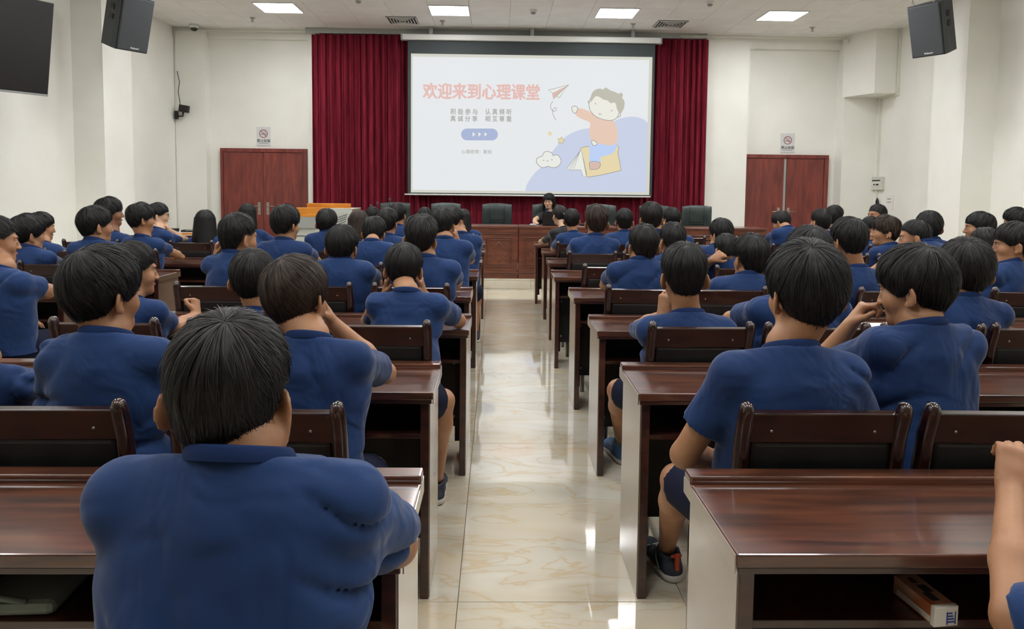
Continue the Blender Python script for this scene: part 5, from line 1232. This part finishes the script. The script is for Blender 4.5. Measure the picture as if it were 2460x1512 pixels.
person('boy with wavy black hair hunched forward, fifth row left',(-0.924,5.500,1.115),s=0.927,pitch=16,c7=(-0.906,5.300,1.067),D=5.807,det='far',hair='messy',arms=('desk', 'desk'))
person('boy with black hair leaning on his hand, fifth row near the aisle',(-0.397,5.450,1.183),s=1.001,yaw=14,pitch=6,c7=(-0.382,5.350,1.086),D=5.807,det='far',hair='fade',tyaw=4,wide=1.05,arms=('desk', 'cheek'))
person('boy with round black bowl cut in front of the lectern',(-1.488,6.420,1.141),s=0.992,c7=(-1.478,6.370,1.065),D=6.920,det='far',hair='bowl',arms=('desk', 'desk'))
person('boy with smooth dark hair left of the ruffled one, sixth row',(-0.958,6.420,1.151),s=1.004,yaw=14,c7=(-0.955,6.370,1.038),D=6.920,det='far',hair='bowl',hc='hair_soft',arms=('desk', 'desk'))
person('boy with his hand at his face just left of the aisle, sixth row',(-0.380,6.550,1.164),s=0.965,yaw=30,pitch=8,c7=(-0.314,6.450,1.057),D=6.920,det='far',hair='crop',arms=('desk', 'cheek'))
person('girl with long brown hair below the left end of the screen',(-1.419,7.533,1.096),s=1.048,c7=(-1.410,7.483,0.959),D=8.033,det='far',hair='long',hc='hair_brown',skin_='skin_fair',arms=('desk', 'desk'))
person('boy with short black hair in front of the leftmost leather chair',(-1.020,7.550,1.179),s=0.950,yaw=16,c7=(-1.018,7.500,1.064),D=8.033,det='far',hair='bowl',arms=('desk', 'desk'))
person('girl with straight black bob just left of the aisle, front rows',(-0.401,8.700,1.100),s=0.920,c7=(-0.372,8.650,0.973),D=9.146,det='far',hair='long',skin_='skin_fair',arms=('desk', 'desk'))
person('sitter whose small dark head shows left of the leftmost leather chair',(-1.484,8.750,1.109),s=0.920,c7=(-1.477,8.700,0.970),D=9.146,det='far',hair='bowl',arms=('desk', 'desk'))
person('sitter whose small dark head shows between the two leftmost leather chairs',(-0.865,8.750,1.110),s=0.920,c7=(-0.860,8.700,0.976),D=9.146,det='far',hair='bowl',arms=('desk', 'desk'))
person('boy at the left edge resting his forearm on the desk',(-2.837,4.180,1.135),s=1.114,yaw=46,pitch=2,c7=(-2.775,4.080,0.992),D=4.600,det='near',hair='crop',tyaw=22,face=True,arms=('lap', 'M_R'),group='students in navy T-shirts')
person('boy in a navy T-shirt cut off at the left edge, only his sleeve showing',(-1.516,2.080,0.985),s=0.977,yaw=10,c7=(-1.497,2.050,0.952),D=2.468,det='near',hair='crop',arms=('lap', 'N_R'),sleeve=.8)
person('boy with thick bowl cut beside the left edge, hands on the desk',(-3.286,5.180,1.108),s=1.050,yaw=32,pitch=6,c7=(-3.273,5.130,1.016),D=5.600,det='mid',hair='thick',tyaw=14,arms=('desk', 'O_R'))
person('boy half hidden behind the thick bowl cut at the far left',(-3.822,6.200,1.097),s=0.968,yaw=42,pitch=4,c7=(-3.779,6.100,0.976),D=6.620,det='far',hair='bowl',hc='hair_soft',tyaw=14,face=True,arms=('desk', 'P_R'))
person('boy with glossy black hair turned right, fourth row by the left wall',(-2.814,5.180,1.173),s=1.052,yaw=38,pitch=2,c7=(-2.814,5.130,1.069),D=5.600,det='mid',hair='bowl',tyaw=10,face=True,arms=('desk', 'desk'))
person('boy in right profile with a forelock in front of the left pillar',(-3.767,7.180,1.186),s=1.130,yaw=58,pitch=-2,c7=(-3.749,7.130,1.003),D=7.600,det='far',hair='messy',tyaw=14,face=True,skin_='skin_dark',arms=('desk', 'desk'))
person('boy with wavy black hair and glasses left of the corner',(-2.991,6.200,1.175),s=0.995,yaw=44,c7=(-2.983,6.170,1.024),D=6.620,det='far',hair='messy',tyaw=12,face=True,glasses=True,arms=('lap', 'desk'))
person('boy with glasses in right profile, hand under his chin',(-3.296,7.180,1.168),s=0.920,yaw=64,pitch=2,c7=(-3.279,7.080,1.039),D=7.600,det='far',hair='bowl',tyaw=34,face=True,glasses=True,skin_='skin_fair',arms=('desk', 'chin'))
person('girl with long straight black hair left of the left door',(-2.930,7.400,1.094),s=0.967,c7=(-2.915,7.350,0.957),D=7.600,det='far',hair='longer',skin_='skin_fair',arms=('desk', 'desk'))
person('girl with long dark hair in front of the left door',(-2.895,8.550,1.139),s=0.947,yaw=10,c7=(-2.858,8.500,0.967),D=8.600,det='far',hair='longer',hc='hair_soft',skin_='skin_fair',arms=('desk', 'desk'))
person('person cut off at the right edge, forearm raised over the nearest desk',(1.27,.98,1.14),s=1.0,yaw=-5,pitch=4,c7=(1.27,.93,.95),D=1.355,det='mid',hair='crop',sleeve=.98,leg=True,
  arms=(dict(e=(.905,1.20,.715),w=(1.045,1.42,.855),hd=(.25,.25,.5),hn=(.3,.6,.2),curl=.7),'desk'))
person('woman speaking at the stage desk in a black T-shirt and round glasses',(.822,11.60,1.275),s=.98,yaw=197,pitch=8,tyaw=180,c7=(.835,11.66,1.10),hip=(.84,11.62),D=None,det='mid',hair='long',skin_='skin_fair',shirt='blackshirt',face=True,glasses=True,base=ST,group='adults in black',
  arms=(dict(e=(1.02,11.42,.965),w=(.86,11.32,1.035),hd=(-.5,.2,.35),hn=(-.3,.8,0),curl=1.1),dict(e=(.60,11.42,.975),w=(.575,11.17,.95),hd=(.1,-.9,0),hn=(0,0,-1),curl=.2)))
t=thing('handheld_microphone','black microphone with a blue ring held before the speaking woman','microphone',(.80,11.36,1.02))
MB().tube([(0,0,-.06),(-.02,.03,.09)],[.013,.016],12).build('handle',M['grey'],t)
MB().tube([(-.019,.028,.085),(-.021,.031,.098)],.026,14).build('blue_ring',M['mic_blue'] if 'mic_blue' in M else M['carton_blue'],t)
MB().tube([(-.021,.031,.098),(-.023,.033,.115),(-.026,.037,.135),(-.028,.040,.148)],[.018,.026,.025,.012],14).build('grille_head',M['black'],t)
